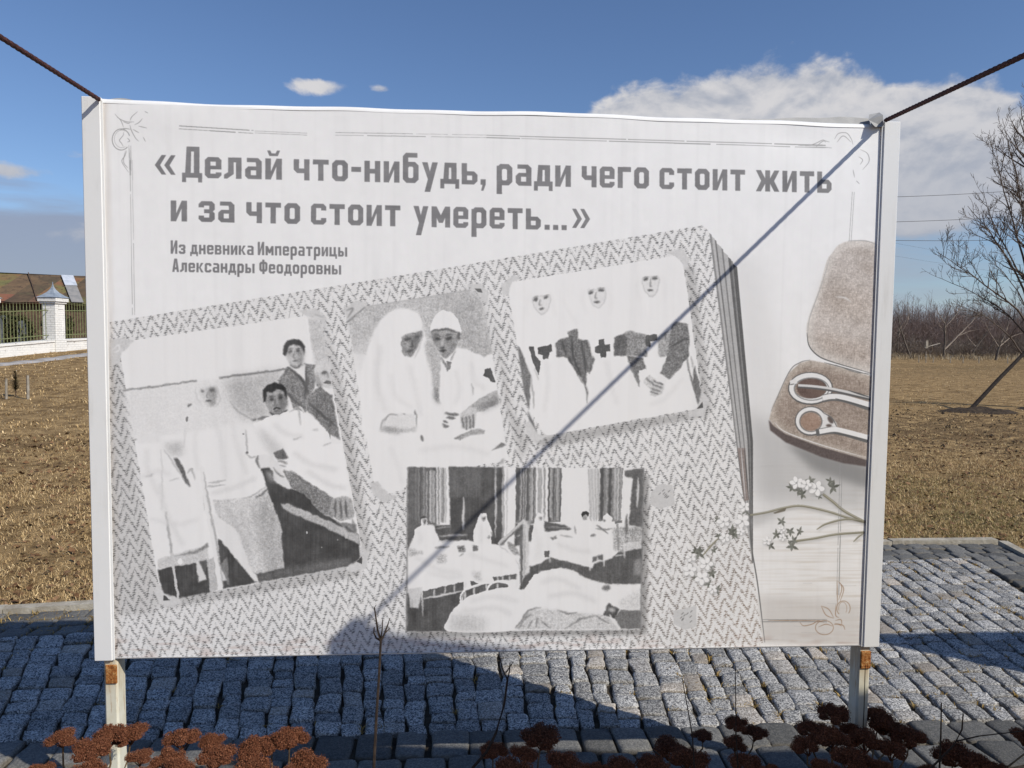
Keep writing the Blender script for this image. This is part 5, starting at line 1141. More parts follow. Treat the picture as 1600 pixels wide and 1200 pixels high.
def heads_px(lst):
    out = []
    for x, y, rp, yd in lst:
        depth = yd-CAM.y; p = at_px(x, y, depth); out.append((p.x, p.y, p.z, rp/FPX*depth))
    return out
SED = [
 ('reddish brown dried sedum clump at the foot of the left post', [(98, 1152, 26, -.28), (138, 1172, 30, -.34), (170, 1150, 26, -.24), (203, 1146, 28, -.18), (140, 1205, 24, -.42), (60, 1205, 24, -.45), (218, 1182, 24, -.40)]),
 ('reddish brown dried sedum just right of the left post', [(284, 1153, 26, -.26), (262, 1186, 26, -.38), (330, 1158, 20, -.20), (340, 1180, 30, -.34), (278, 1200, 24, -.46), (225, 1212, 22, -.5)]),
 ('reddish brown dried sedum with one tall head left of the forked stalk', [(398, 1168, 32, -.26), (452, 1152, 30, -.16), (425, 1160, 24, -.14), (395, 1204, 34, -.42), (478, 1195, 32, -.36), (440, 1215, 28, -.5)]),
 ('dark brown dried sedum low in the middle of the bed', [(845, 1150, 34, -.02), (820, 1178, 26, -.18), (770, 1172, 22, -.10), (880, 1196, 36, -.40), (800, 1205, 40, -.46), (930, 1206, 26, -.34)]),
 ('small dark sedum with few heads right of the middle', [(1045, 1168, 30, .02), (1098, 1148, 19, .04), (1020, 1196, 28, -.2), (1075, 1185, 36, -.12), (970, 1200, 26, -.2)]),
 ('dark sedum with two stacked round heads', [(1150, 1130, 20, -.04), (1148, 1160, 22, -.08), (1178, 1145, 20, .0), (1165, 1190, 28, -.2), (1210, 1206, 24, -.3)]),
 ('largest almost black sedum standing before the right post', [(1302, 1112, 28, -.04), (1270, 1138, 28, -.10), (1262, 1164, 26, -.18), (1300, 1152, 30, -.2), (1325, 1142, 24, -.02), (1372, 1122, 26, .02), (1352, 1156, 30, -.16), (1392, 1138, 24, .0), (1420, 1152, 28, -.08), (1395, 1172, 28, -.22), (1330, 1186, 32, -.3), (1290, 1202, 28, -.36), (1380, 1204, 26, -.36)]),
 ('dark sedum at the far right of the bed', [(1490, 1178, 32, -.10), (1525, 1192, 26, -.16), (1600, 1150, 26, -.1), (1560, 1205, 26, -.2), (1450, 1205, 22, -.24)]),
]
for lab, l in SED: sedum(heads_px(l), lab)

# dry stalks rising out of the bed
MSTALK = mottled('stalk_brown', (.020, .013, .010), (.05, .034, .024), 40., .85)
def stalk(lines, label, loc_px, yd):
    root_p = at_px(*loc_px, yd-CAM.y); mb = MB()
    for pts, r0, r1 in lines:
        P = [at_px(x, y, yd-CAM.y+dy) for x, y, dy in pts]
        if P[0].z > .35 and len(lines) and pts[0][1] >= 1180: P = [Vector((P[0].x, P[0].y, -.02))]+P
        n = len(P); mb.tube(P, [r0+(r1-r0)*i/(n-1) for i in range(n)], 5)
    o = mb.build('dry_stalk', MSTALK); tag(o, label, 'stalk', 'dry stalks in the flower bed'); return o
stalk([([(584, 1200, 0), (588, 1120, .0), (592, 1060, 0), (595, 1000, 0)], 00.0054, .0042), ([(595, 1001, 0), (588, 997, .01), (584, 988, .02), (585, 980, .02)], .004, .002), ([(595, 1001, 0), (590, 985, 0), (588, 970, -.01), (585, 950, -.02), (587, 946, -.02)], .0042, .0016), ([(595, 999, 0), (597, 985, -.01), (598, 968, -.01)], .003, .0015), ([(596, 1000, 0), (601, 990, .01), (606, 976, .02), (609, 966, .02)], .004, .0016), ([(603, 988, .01), (609, 982, .03), (607, 980, .03)], .002, .0012)], 'tall forked dry stalk rising in front of the board', (584, 1200), -.28)
stalk([([(738, 1200, 0), (760, 1175, 0), (775, 1145, 0), (788, 1100, 0), (793, 1062, 0)], .0055, .004), ([(793, 1062, 0), (785, 1045, 0), (782, 1030, .01), (777, 1022, .01)], .003, .0015), ([(793, 1062, 0), (796, 1050, 0), (797, 1035, -.01)], .003, .0014), ([(790, 1052, 0), (798, 1040, .01), (802, 1034, .02)], .0025, .0012)], 'bent pale dry stalk with a small fork', (738, 1200), -.2)
stalk([([(1085, 1200, 0), (1082, 1150, 0), (1075, 1110, 0), (1066, 1060, 0)], .0028, .0015)], 'very thin curved stalk right of the middle', (1085, 1200), -.3)
stalk([([(1153, 1200, 0), (1150, 1140, 0), (1149, 1040, 0)], .0026, .0014)], 'very thin upright stalk before the double sedum', (1153, 1200), -.3)
stalk([([(1352, 1200, 0), (1348, 1150, 0), (1350, 1110, 0), (1352, 1040, 0)], .0026, .0014)], 'thin stalk close to the right post', (1352, 1200), -.12)
stalk([([(1468, 1200, 0), (1470, 1150, 0), (1471, 1098, 0)], .0036, .002)], 'straight dark stalk right of the biggest sedum', (1468, 1200), -.3)
stalk([([(1450, 1205, 0), (1490, 1165, 0), (1503, 1140, 0), (1505, 1115, 0)], .004, .0022), ([(1495, 1158, 0), (1530, 1150, .02), (1600, 1142, .05)], .003, .0016)], 'crooked dark twig at the right corner of the bed', (1450, 1205), -.3)
stalk([([(1040, 1205, 0), (1030, 1180, 0), (1020, 1172, 0)], .005, .003)], 'short pale stalk leaning left near the middle', (1040, 1205), -.15)

# ------------------------------------------------------------------ bare trees
MBARK = mottled('bark', (.035, .027, .021), (.085, .066, .05), 25., .9, bstr=.6, bscale=50.)
MTWIG = mottled('twig_bark', (.075, .057, .046), (.13, .10, .08), 14., .85)
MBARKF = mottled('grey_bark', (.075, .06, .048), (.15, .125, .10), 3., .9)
def grow_twigs(mb, P, r0, r, depth, dens, rmin, up=.35, sides=4):
    """spawn side shoots along polyline P (Vectors)"""
    L = sum((P[i+1]-P[i]).length for i in range(len(P)-1))
    n = max(1, int(L*dens)); 
    for _ in range(n):
        s = r.uniform(.22, 1.); k = min(int(s*(len(P)-1)), len(P)-2); f = s*(len(P)-1)-k; p = P[k].lerp(P[k+1], f); t = (P[k+1]-P[k]).normalized()
        v = Vector((r.gauss(0, 1), r.gauss(0, 1), r.gauss(0, 1))); v = (v-t*v.dot(t)).normalized()
        d = (t*r.uniform(.5, 1.0)+v*r.uniform(.45, .9)+Vector((0, 0, up*r.uniform(.2, 1)))).normalized()
        l = L*r.uniform(.16, .42)*(1-.45*s); l = max(l, .12); rr = max(r0*(1-.75*s)*.55, rmin); m = 5
        Q = [p]; dd = d
        for i in range(m):
            dd = (dd+Vector((r.gauss(0, .16), r.gauss(0, .16), r.gauss(0, .10)+.07))).normalized(); Q.append(Q[-1]+dd*l/m)
        mb.tube(Q, [rr+(rmin*.7-rr)*i/m for i in range(m+1)], 3 if rr < .012 else sides, False)
        if depth > 0: grow_twigs(mb, Q, rr, r, depth-1, dens*1.35, rmin, up, sides)
def curve_pts(pts, n=4):
    out = []
    p = [pts[0]*2-pts[1]]+pts+[pts[-1]*2-pts[-2]]
    for i in range(1, len(p)-2):
        for t in [k/n for k in range(n)]:
            a, b_, c, d_ = p[i-1], p[i], p[i+1], p[i+2]
            out.append(.5*((2*b_)+(c-a)*t+(2*a-5*b_+4*c-d_)*t*t+(3*b_-a-3*c+d_)*t**3))
    return out+[pts[-1]]
def tree(label, base, limbs, r_seed, rtrunk, dens, depth, rmin, group=None, name='bare_tree', up=.35, mats=None, cat='tree'):
    r = random.Random(r_seed); root = empty(name, base); tag(root, label, cat, group)
    tm, cm = MB(), MB()
    for k, (pts, ra, rb) in enumerate(limbs):
        P = curve_pts([Vector(p) for p in pts]); n = len(P)
        P = [p if i in (0, n-1) else p+Vector((r.gauss(0, .02), r.gauss(0, .02), 0))*rtrunk*6 for i, p in enumerate(P)]
        rad = [ra+(rb-ra)*i/(n-1) for i in range(n)]
        (tm if k == 0 else cm).tube(P, rad, 8 if ra > .04 else 5, False)
        if ra < .2: grow_twigs(cm, P[n//4:], ra, r, depth, dens, rmin, up)
    mt = mats or (MBARK, MTWIG)
    tm.build('trunk', mt[0], root, True); cm.build('crown', mt[1], root, True)
    return root
# the tree at the right edge, several limbs sweeping up and to the left
TB = Vector((16.75, 17.6, 0)); TB.z = float(ground_h(TB.x, TB.y))-.05; TD = TB.y-CAM.y
def limb(px, ra, rb, dy):
    o = []
    for i, (x, y) in enumerate(px): o.append(at_px(x, y, TD+dy*i/(len(px)-1))-TB)
    return (o, ra, rb)
rr_ = random.Random(3)
L = [limb([(1632, 636), (1630, 540), (1622, 440), (1612, 330), (1600, 190)], .12, .012, 0)]
for px, ra, rb, dy in (([(1630, 590), (1602, 500), (1540, 446), (1463, 393)], .05, .008, -.6), ([(1630, 600), (1600, 520), (1545, 470), (1468, 434)], .04, .007, .8), ([(1628, 560), (1598, 450), (1555, 375), (1512, 322)], .05, .007, -1.),
    ([(1626, 520), (1597, 400), (1570, 300), (1548, 220)], .05, .006, .9), ([(1624, 470), (1602, 350), (1585, 260), (1566, 185)], .045, .006, -.5), ([(1630, 610), (1592, 545), (1548, 500), (1500, 478)], .035, .006, -1.3), ([(1626, 480), (1590, 420), (1552, 350), (1534, 300)], .04, .006, 1.4),
    ([(1632, 590), (1665, 480), (1710, 380), (1760, 310)], .05, .007, .5), ([(1630, 520), (1660, 400), (1690, 290), (1705, 210)], .05, .006, -.8), ([(1630, 560), (1690, 470), (1740, 440), (1800, 400)], .045, .006, -1.2), ([(1628, 480), (1640, 360), (1650, 250), (1648, 170)], .045, .006, .8), ([(1630, 540), (1615, 430), (1596, 330), (1580, 240)], .04, .005, -1.6),
    ([(1628, 570), (1610, 500), (1580, 440), (1540, 400)], .035, .005, 1.8), ([(1630, 600), (1606, 560), (1580, 540), (1545, 530)], .03, .005, .5)):
    L.append(limb(px, ra*.78, rb*.8, dy))
tree('tall bare tree with fine upswept twigs at the right edge of the field', TB, L, 5, .10, 5.6, 2, .0055)
# dark pole leaning against it, a heap of earth at its foot
P0 = at_px(1508, 640, 19.4); P0.z = float(ground_h(P0.x, P0.y))-.1; P1 = at_px(1612, 540, TD-.3)
tag(MB().tube([P0, P0.lerp(P1, .5)+Vector((0, 0, .03)), P1], [.055, .05, .045], 8).build('leaning_pole', mottled('shaded_wood', (.012, .009, .008), (.03, .023, .019), 20., .9)), 'dark wooden pole leaning up against the bare tree', 'pole')  # wood colour darkened to stand for the pole's shaded side
def mound(name, c, rx, ry, h, label):
    n = 26; V, F = [], []
    for i in range(n):
        for k in range(n):
            u, v = i/(n-1)*2-1, k/(n-1)*2-1; q = math.hypot(u, v); z = h*max(0, 1-q*q)**1.2*(1+.35*math.sin(u*9+v*4)*math.sin(v*11))+rng.normal(0, .008)-.03
            V.append((c[0]+u*rx, c[1]+v*ry, float(ground_h(c[0]+u*rx, c[1]+v*ry))+z))
    for i in range(n-1):
        for k in range(n-1): F.append((i*n+k, (i+1)*n+k, (i+1)*n+k+1, i*n+k+1))
    o = np_mesh(name, V, F, MSOIL, True); struct(o); o['label'] = label; return o
mound('earth_heap', (P0.x+.35, P0.y-.05), .1*13, .6, .15, 'dark heap of earth at the foot of the leaning pole'); mound('earth_heap', (TB.x-.1, TB.y-.3), 1.3, .7, .2, 'dark heap of earth round the bare tree')

# clods of turned earth
r = np.random.default_rng(8); n = 2600; a = r.uniform(0, 6.283, n); q = r.random(n)**.6; cx2, cy2 = 12.3+5.4*q*np.cos(a), 12.2+4.6*q*np.sin(a); s = r.uniform(.006, .026, n)*(1+1.2*(r.random(n) > .95)); zz = ground_h(cx2, cy2)
oc = np.array([(1, 0, 0), (-1, 0, 0), (0, 1, 0), (0, -1, 0), (0, 0, .75), (0, 0, -.6)]); V = (oc[None]*r.uniform(.6, 1.3, (n, 6, 1))*s[:, None, None]+np.stack([cx2, cy2, zz+s*.25], -1)[:, None]).reshape(-1, 3)
ff = np.array([(0, 2, 4), (2, 1, 4), (1, 3, 4), (3, 0, 4), (2, 0, 5), (1, 2, 5), (3, 1, 5), (0, 3, 5)]); tag(np_mesh('clods', V, (ff[None]+np.arange(n)[:, None, None]*6).reshape(-1, 3), MSOIL), 'dark clods of turned earth strewn over the grass', 'clods', kind='stuff')

# the wood far beyond the field: one mass of thin bare stems, kept as stuff
def thicket(name, n, xr, yr, hr, label, mat_, seed):
    r = np.random.default_rng(seed); V, F = [], []; k0 = 0
    def sticks(p0, p1, w0, w1):
        nonlocal k0
        n_ = len(p0); a = r.uniform(0, 6.283, n_)
        for off in (0., 1.5708):
            d = np.c_[np.cos(a+off), np.sin(a+off), np.zeros(n_)]
            V.append(np.stack([p0-d*w0[:, None], p0+d*w0[:, None], p1+d*w1[:, None], p1-d*w1[:, None]], 1).reshape(-1, 3)); q = k0+np.arange(n_)*4
            F.append(np.stack([q, q+1, q+2, q+3], -1)); k0 += n_*4
    x = r.uniform(*xr, n); y = r.uniform(*yr, n); z = ground_h(x, y); hmod = 1+.20*np.sin(x*.33)+.16*np.sin(x*.9+1)+.14*np.sin(x*2.3)*np.sin(x*.21)+r.choice([0, 0, 0, 0, .0, .35], n)*r.random(n)
    h = r.uniform(*hr, n)*hmod*(.72+.28*sstep(y, yr[0], yr[0]+(yr[1]-yr[0])*.4))
    p0 = np.c_[x, y, z]; ln = r.normal(0, .09, (n, 2)); p1 = np.c_[x+ln[:, 0]*h, y+ln[:, 1]*h, z+h]
    sticks(p0, p1, r.uniform(.018, .045, n), np.full(n, .008))
    for lev, (cnt, fl, w) in enumerate(((15, .34, .014),)):
        t = r.uniform(.22, .97, (n, cnt)); b = p0[:, None]+(p1-p0)[:, None]*t[..., None]; l = (h[:, None]*fl*(1.15-t)*r.uniform(.5, 1.3, (n, cnt))+.15)
        a = r.uniform(0, 6.283, (n, cnt)); u = r.uniform(.35, 1.3, (n, cnt)); d = np.stack([np.cos(a), np.sin(a), u], -1); d /= np.linalg.norm(d, axis=-1)[..., None]
        e = b+d*l[..., None]; b2 = b.reshape(-1, 3); e2 = e.reshape(-1, 3); sticks(b2, e2, np.full(len(b2), w), np.full(len(b2), .006))
        t2 = r.uniform(.3, .9, len(b2)); m = b2+(e2-b2)*t2[:, None]; d2_ = d.reshape(-1, 3)+r.normal(0, .55, b2.shape); d2_[:, 2] += .3; d2_ /= np.linalg.norm(d2_, axis=1)[:, None]
        sticks(m, m+d2_*(l.reshape(-1)*.5)[:, None], np.full(len(m), .008), np.full(len(m), .005))
    o = np_mesh(name, np.vstack(V), np.vstack(F), mat_)
    return tag(o, label, 'woodland', kind='stuff')
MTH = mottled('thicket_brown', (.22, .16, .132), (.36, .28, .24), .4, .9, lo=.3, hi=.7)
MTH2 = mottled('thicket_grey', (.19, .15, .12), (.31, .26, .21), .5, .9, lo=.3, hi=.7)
thicket('woodland', 7000, (14, 118), (80, 128), (4.2, 6.4), 'far brown mass of leafless saplings along the field edge', MTH, 21)
thicket('scrub', 2600, (20, 110), (70, 84), (.8, 2.4), 'low grey leafless scrub in front of the far saplings', MTH2, 22)
x_ = rng.uniform(18, 90, 9000); y_ = rng.uniform(62, 76, 9000); tag(blade_obj('reeds', x_, y_, .15, .75, .03, m_blade('pale_reeds', (.20, .15, .09), (.34, .27, .17), (.50, .42, .30)), .5), 'pale dry reeds along the far edge of the field', 'reeds', kind='stuff')
def far_tree(px, y, pts, label, seed, r0=.11):
    b = at_px(px, 556, y-CAM.y); b.z = float(ground_h(b.x, b.y))-.05; L_ = []
    for q, ra, rb in pts: L_.append(([Vector(p) for p in q], ra, rb))
    tree(label, b, L_, seed, r0, 1.25, 2, .013, 'gnarled bare trees before the far thicket', 'bare_tree', .25, (MBARKF, MTH2))
far_tree(1424, 66, [([(0, 0, 0), (-.7, 0, 1.6), (-1.2, 0, 3.0), (-1.5, .2, 4.6)], .10, .02), ([(-.7, 0, 1.6), (-1.6, .4, 2.6), (-2.4, .6, 3.4)], .05, .01), ([(-1.2, 0, 3.0), (-.7, -.3, 4.0), (-.5, 0, 5.2)], .05, .01)], 'gnarled bare tree leaning left beside the board', 31)
far_tree(1474, 68, [([(0, 0, 0), (.1, 0, 1.6), (0, 0, 3.4), (.5, 0, 5.2)], .12, .02), ([(.1, 0, .9), (1.5, .2, 2.2), (3.0, .4, 3.6), (3.9, .5, 4.6)], .09, .015), ([(0, 0, 3.), (1.2, 0, 4.4), (1.9, .2, 5.6)], .05, .01), ([(1.5, .2, 2.2), (2.6, 0, 2.7), (3.7, 0, 2.9)], .05, .01), ([(0, 0, 3.4), (-.7, 0, 4.4), (-.9, .2, 5.4)], .05, .01)], 'gnarled bare tree with a long limb slanting right', 32)
far_tree(1516, 72, [([(0, 0, 0), (.6, 0, 1.1), (1.4, 0, 2.2), (2.1, 0, 3.6)], .10, .02), ([(.6, 0, 1.1), (-.2, .3, 2.2), (-.6, .4, 3.2)], .05, .01)], 'short crooked bare tree in the middle of the far scrub', 33)
far_tree(1556, 64, [([(0, 0, 0), (.3, 0, 1.3), (.9, 0, 2.8), (1.2, 0, 4.8)], .11, .02), ([(.3, 0, 1.3), (1.6, .2, 2.2), (2.7, .2, 2.6)], .06, .01), ([(.3, 0, 1.2), (-.6, .2, 2.6), (-1.1, .2, 3.6)], .06, .01)], 'spreading bare tree just left of the leaning pole', 34)
far_tree(1402, 74, [([(0, 0, 0), (0, 0, 2.), (.1, 0, 3.6), (-.2, 0, 5.8)], .09, .015), ([(0, 0, 2.2), (.9, 0, 3.6), (1.2, 0, 5.0)], .05, .01)], 'upright thin bare tree touching the edge of the board', 35)
# pale fence stakes and boards at the edge of the field
MPALE = mottled('weathered_wood', (.36, .33, .28), (.22, .19, .15), 6., .9)
for i, (x, h) in enumerate(((1436, .55), (1447, .9), (1458, .45), (1485, .6), (1505, .5), (1530, .55), (1575, .5))):
    b = at_px(x, 560, 58.); b.z = float(ground_h(b.x, b.y)); q = MB(); q.tube([b+Vector((0, 0, -.1)), b+Vector((rng.normal(0, .05), 0, h))], [.035, .03], 5)
    tag(q.build('stake', MPALE), 'small pale stake at the far edge of the field', 'stake', 'pale stakes along the field edge')
b = at_px(1449, 543, 60.); tag(MB().box((b.x-.13, b.y, b.z-.05), (b.x+.07, b.y+.05, b.z+.60)).add([(b.x-.2, b.y, b.z-.02), (b.x+1.1, b.y, b.z+.34), (b.x+1.1, b.y+.05, b.z+.39), (b.x-.2, b.y+.05, b.z+.04)], [(0, 1, 2, 3), (3, 2, 1, 0)]).build('board_scrap', MPALE), 'pale broken board lying by the gnarled trees', 'board')
# wires crossing the sky at the right
MWIRE, _, _ = mat('wire', (.05, .05, .055), .6)
def wire(pa, pb, depth_a, depth_b, label, r_=.016):
    a = at_px(*pa, depth_a); b_ = at_px(*pb, depth_b); d_ = (b_-a); a2 = a-d_*1.2; b2 = b_+d_*2.2
    P = [a2.lerp(b2, t/40)-Vector((0, 0, 1))*1.1*4*(t/40)*(1-t/40)+Vector((0, 0, .93)) for t in range(41)]
    tag(MB().tube(P, r_, 5).build('power_line', MWIRE), label, 'power line', 'power lines over the field')
wire((1400, 309), (1600, 293), 48, 52, 'uppermost black wire crossing the cloud at the right'); wire((1400, 348), (1600, 333), 48, 52, 'second black wire below the uppermost one'); wire((1400, 377), (1600, 370), 48, 52, 'lowest clear black wire above the far trees')
wire((1400, 381), (1600, 412), 80, 84, 'thin faint wire sagging under the black wires', .008); wire((1400, 401), (1600, 428), 80, 84, 'faintest wire, nearest to the tree tops', .008)

# ------------------------------------------------------------------ left background: masonry fence, barn, graves, path
def m_white_masonry():
    m, G, b = mat('whitewash', (.74, .73, .70), .9, .2); p = geopos(G)
    sp = G.n('ShaderNodeSeparateXYZ'); G.put(sp.inputs[0], p)
    br = G.n('ShaderNodeTexBrick'); G.put(br.inputs['Vector'], G.vec(G.m('ADD', sp.outputs[0], sp.outputs[1]), sp.outputs[2], 0.)); br.inputs['Scale'].default_value = 1.
    br.inputs['Brick Width'].default_value = .26; br.inputs['Row Height'].default_value = .085; br.inputs['Mortar Size'].default_value = .012
    br.inputs['Color1'].default_value = (1, 1, 1, 1); br.inputs['Color2'].default_value = (.92, .92, .92, 1); br.inputs['Mortar'].default_value = (.55, .55, .55, 1)
    n = G.noise(p, 5., 6, .68); c = G.mix(G.ss(n, .60, .70), (.76, .75, .72), (.26, .22, .19))
    f = G.m('MULTIPLY', G.ss(G.noise(p, 1.2, 4, .5), .35, .6), .7); c = G.mix(f, c, G.mix(1., c, br.outputs[0], 'MULTIPLY'))
    G.put(b.inputs['Base Color'], c); bump(G, b, n, .5, .03); return m
MMAS = m_white_masonry(); MCAP = mottled('zinc_cap', (.20, .24, .29), (.30, .34, .39), 6., .5, spec=.5)
MBAR = mottled('green_iron', (.12, .14, .06), (.22, .23, .11), 20., .6)
FX = -15.55; fence = empty('masonry_fence', (FX, 27.1, 0), R(-8)); tag(fence, 'whitewashed masonry fence with pillars and green iron bars', 'fence')
fz = lambda y: float(ground_h(FX, y))
ys = [13.1+3.5*k for k in range(9)]
pl = MB()
for a, b_ in zip(ys[:-1], ys[1:]):
    za, zb = fz(a), fz(b_); 
    for yy0, yy1, z0, z1 in ((a, b_, za, zb),):
        x0, x1 = -.21, .21; V = []
        for y, z in ((yy0, z0), (yy1, z1)):
            V += [(x0, y-27.1, z-.4), (x1, y-27.1, z-.4), (x1, y-27.1, z+.36), (x1+.04, y-27.1, z+.38), (x1+.04, y-27.1, z+.45), (x0-.04, y-27.1, z+.45), (x0-.04, y-27.1, z+.38), (x0, y-27.1, z+.36)]
        pl.add(V, [(k, (k+1) % 8, 8+(k+1) % 8, 8+k) for k in range(8)])
pl.build('plinth', MMAS, fence)
for y in ys:
    z = fz(y); q = MB(); w = .27; yy = y-27.1
    q.box((-w-.03, yy-w-.03, z-.4), (w+.03, yy+w+.03, z+.46), .01); q.box((-w, yy-w, z+.462), (w, yy+w, z+1.80), .008); q.box((-w-.05, yy-w-.05, z+1.802), (w+.05, yy+w+.05, z+1.87), .01); q.box((-w-.10, yy-w-.10, z+1.872), (w+.10, yy+w+.10, z+2.02), .012)
    q.box((w+.001, yy-.16, z+.62), (w+.016, yy-.135, z+1.62)); q.box((w+.001, yy+.135, z+.62), (w+.016, yy+.16, z+1.62)); q.box((w+.001, yy-.134, z+1.595), (w+.016, yy+.134, z+1.62))
    pil = q.build('pillar', MMAS, fence)
    c = MB(); n = 7; V = []
    for i in range(n):
        t = i/(n-1); ww = (w+.125)*((1-t)**2.5)+.008; V += [(sx*ww, yy+sy_*ww, z+2.03+.60*t) for sx, sy_ in ((-1, -1), (1, -1), (1, 1), (-1, 1))]
    c.add(V, [(4*i+k, 4*i+(k+1) % 4, 4*i+4+(k+1) % 4, 4*i+4+k) for i in range(n-1) for k in range(4)]+[(3, 2, 1, 0), (4*n-4, 4*n-3, 4*n-2, 4*n-1)]); c.build('pillar_cap', MCAP, pil)
for a, b_ in zip(ys[:-1], ys[1:]):
    q = MB(); y = a+.42; k = 0
    while y < b_-.38:
        z = fz(y); q.tube([(0, y-27.1, z+.46), (0, y-27.1, z+1.72), (0, y-27.1, z+1.86)], [.013, .013, .003], 5); y += .165; k += 1
    for hh in (.62, 1.55): q.tube([(0, a+.3-27.1, fz(a)+hh), (0, b_-.3-27.1, fz(b_)+hh)], .018, 5)
    q.build('railing', MBAR, fence)

# old barn behind it
def m_roof():
    m, G, b = mat('old_roof', (.16, .09, .055), .9, .2); p = objco(G)
    n = G.noise(p, .5, 5, .6, .5); f = G.noise(p, 3.5, 6, .7); sp = G.n('ShaderNodeSeparateXYZ'); G.put(sp.inputs[0], p)
    sheets = G.n('ShaderNodeTexWhiteNoise', noise_dimensions='2D'); G.put(sheets.inputs[0], G.vec(G.m('FLOOR', G.m('DIVIDE', sp.outputs[0], 1.05)), G.m('FLOOR', G.m('DIVIDE', sp.outputs[2], 1.4)), 0.))
    r = sheets.outputs[0]
    c = G.ramp(G.m('ADD', G.m('MULTIPLY', r, .55), G.m('MULTIPLY', n, .45)), [(.22, (.05, .04, .032)), (.36, (.15, .10, .06)), (.46, (.08, .062, .042)), (.56, (.14, .135, .055)), (.66, (.20, .085, .055)), (.78, (.11, .078, .055))])
    c = G.mix(G.ss(f, .5, .7), c, (.065, .045, .035)); G.put(b.inputs['Base Color'], c)
    bump(G, b, f, .5, .05); return m
MROOF = m_roof(); MTIN = mottled('bright_tin', (.55, .58, .64), (.42, .46, .52), 3., .35, spec=.6); MTIN2 = mottled('grey_tin', (.20, .20, .20), (.27, .26, .25), 3., .6)
MLOG = mottled('dark_timber', (.055, .035, .024), (.10, .066, .045), 4., .9)
barn = empty('barn', (-26, 47, 0)); tag(barn, 'long old barn with a patched rusty and mossy roof', 'barn')
BZ = float(ground_h(-26, 47))
rA, rB = Vector((-44, 40, 5.62)), Vector((-14, 60, 5.85)); eA, eB = rA+Vector((2.3, -3.3, -2.0)), rB+Vector((2.3, -3.3, -2.1))
O_ = Vector((-26, 47, 0)); mb = MB(); nu = 60; nv = 5; V = []
for i in range(nu+1):
    for k in range(nv+1):
        t, s = i/nu, k/nv; p = rA.lerp(rB, t).lerp(eA.lerp(eB, t), s)-O_; p.z += .05*math.sin(t*40)*math.sin(s*3)+.09*math.sin(t*9+1)*(1-s)+(.04*math.sin(t*130)*s); V.append(tuple(p))
F = [(i*(nv+1)+k, i*(nv+1)+k+1, (i+1)*(nv+1)+k+1, (i+1)*(nv+1)+k) for i in range(nu) for k in range(nv)]
k0 = len(V); V2 = [(x, y+.02, z-.08) for x, y, z in V]; V += V2; F += [tuple(j+k0 for j in f)[::-1] for f in list(F)]
bk = [tuple(rA-O_+Vector((0, 0, -.01))), tuple(rB-O_+Vector((0, 0, -.01))), tuple(rB-O_+Vector((-2.3, 3.3, -2.0))), tuple(rA-O_+Vector((-2.3, 3.3, -2.0)))]; kk = len(V); V += bk; F.append((kk, kk+1, kk+2, kk+3))
mb.add(V, F); roof = mb.build('roof', MROOF, barn)
def sheet(t0, t1, s0, s1, m_, name):
    q = []
    for lift in (.09, .12):
        for t, s in ((t0, s0), (t1, s0), (t1, s1), (t0, s1)): p = rA.lerp(rB, t).lerp(eA.lerp(eB, t), s)-O_; q.append((p.x, p.y-lift*.5, p.z+lift))
    MB().add(q, [(0, 3, 2, 1), (4, 5, 6, 7), (0, 1, 5, 4), (1, 2, 6, 5), (2, 3, 7, 6), (3, 0, 4, 7)]).build(name, m_, roof)
def roof_t(px):                                # where along the ridge a given sight line meets it
    best = min(range(2001), key=lambda i: abs((lambda v: 800+FPX*(v.dot(r2)/v.dot(fw)))(rA.lerp(rB, i/2000)-CAM)-px)); return best/2000
tA, tB = roof_t(95), roof_t(114)
sheet(tA, tB, .06, .42, MTIN, 'tin_sheet'); sheet(tA, tB-.001, .44, 1.0, MTIN2, 'roof_sheet')
sheet(roof_t(44), roof_t(45.2), .02, .98, MLOG, 'ridge_batten')
wl = MB(); wl.add([tuple(eA-O_+Vector((.0, .6, .15))), tuple(eB-O_+Vector((-.6, .2, .15))), (eB.x-O_.x-.6, eB.y-O_.y+.2, 0), (eA.x-O_.x, eA.y-O_.y+.6, 0), tuple(rA-O_+Vector((-1.6, 2.8, -2.1))), tuple(rB-O_+Vector((-2.2, 2.4, -2.1))), (rB.x-O_.x-2.2, rB.y-O_.y+2.4, 0), (rA.x-O_.x-1.6, rA.y-O_.y+2.8, 0)], [(0, 3, 2, 1), (4, 5, 6, 7), (0, 4, 7, 3), (1, 2, 6, 5)]); wl.build('wall', MLOG, barn)
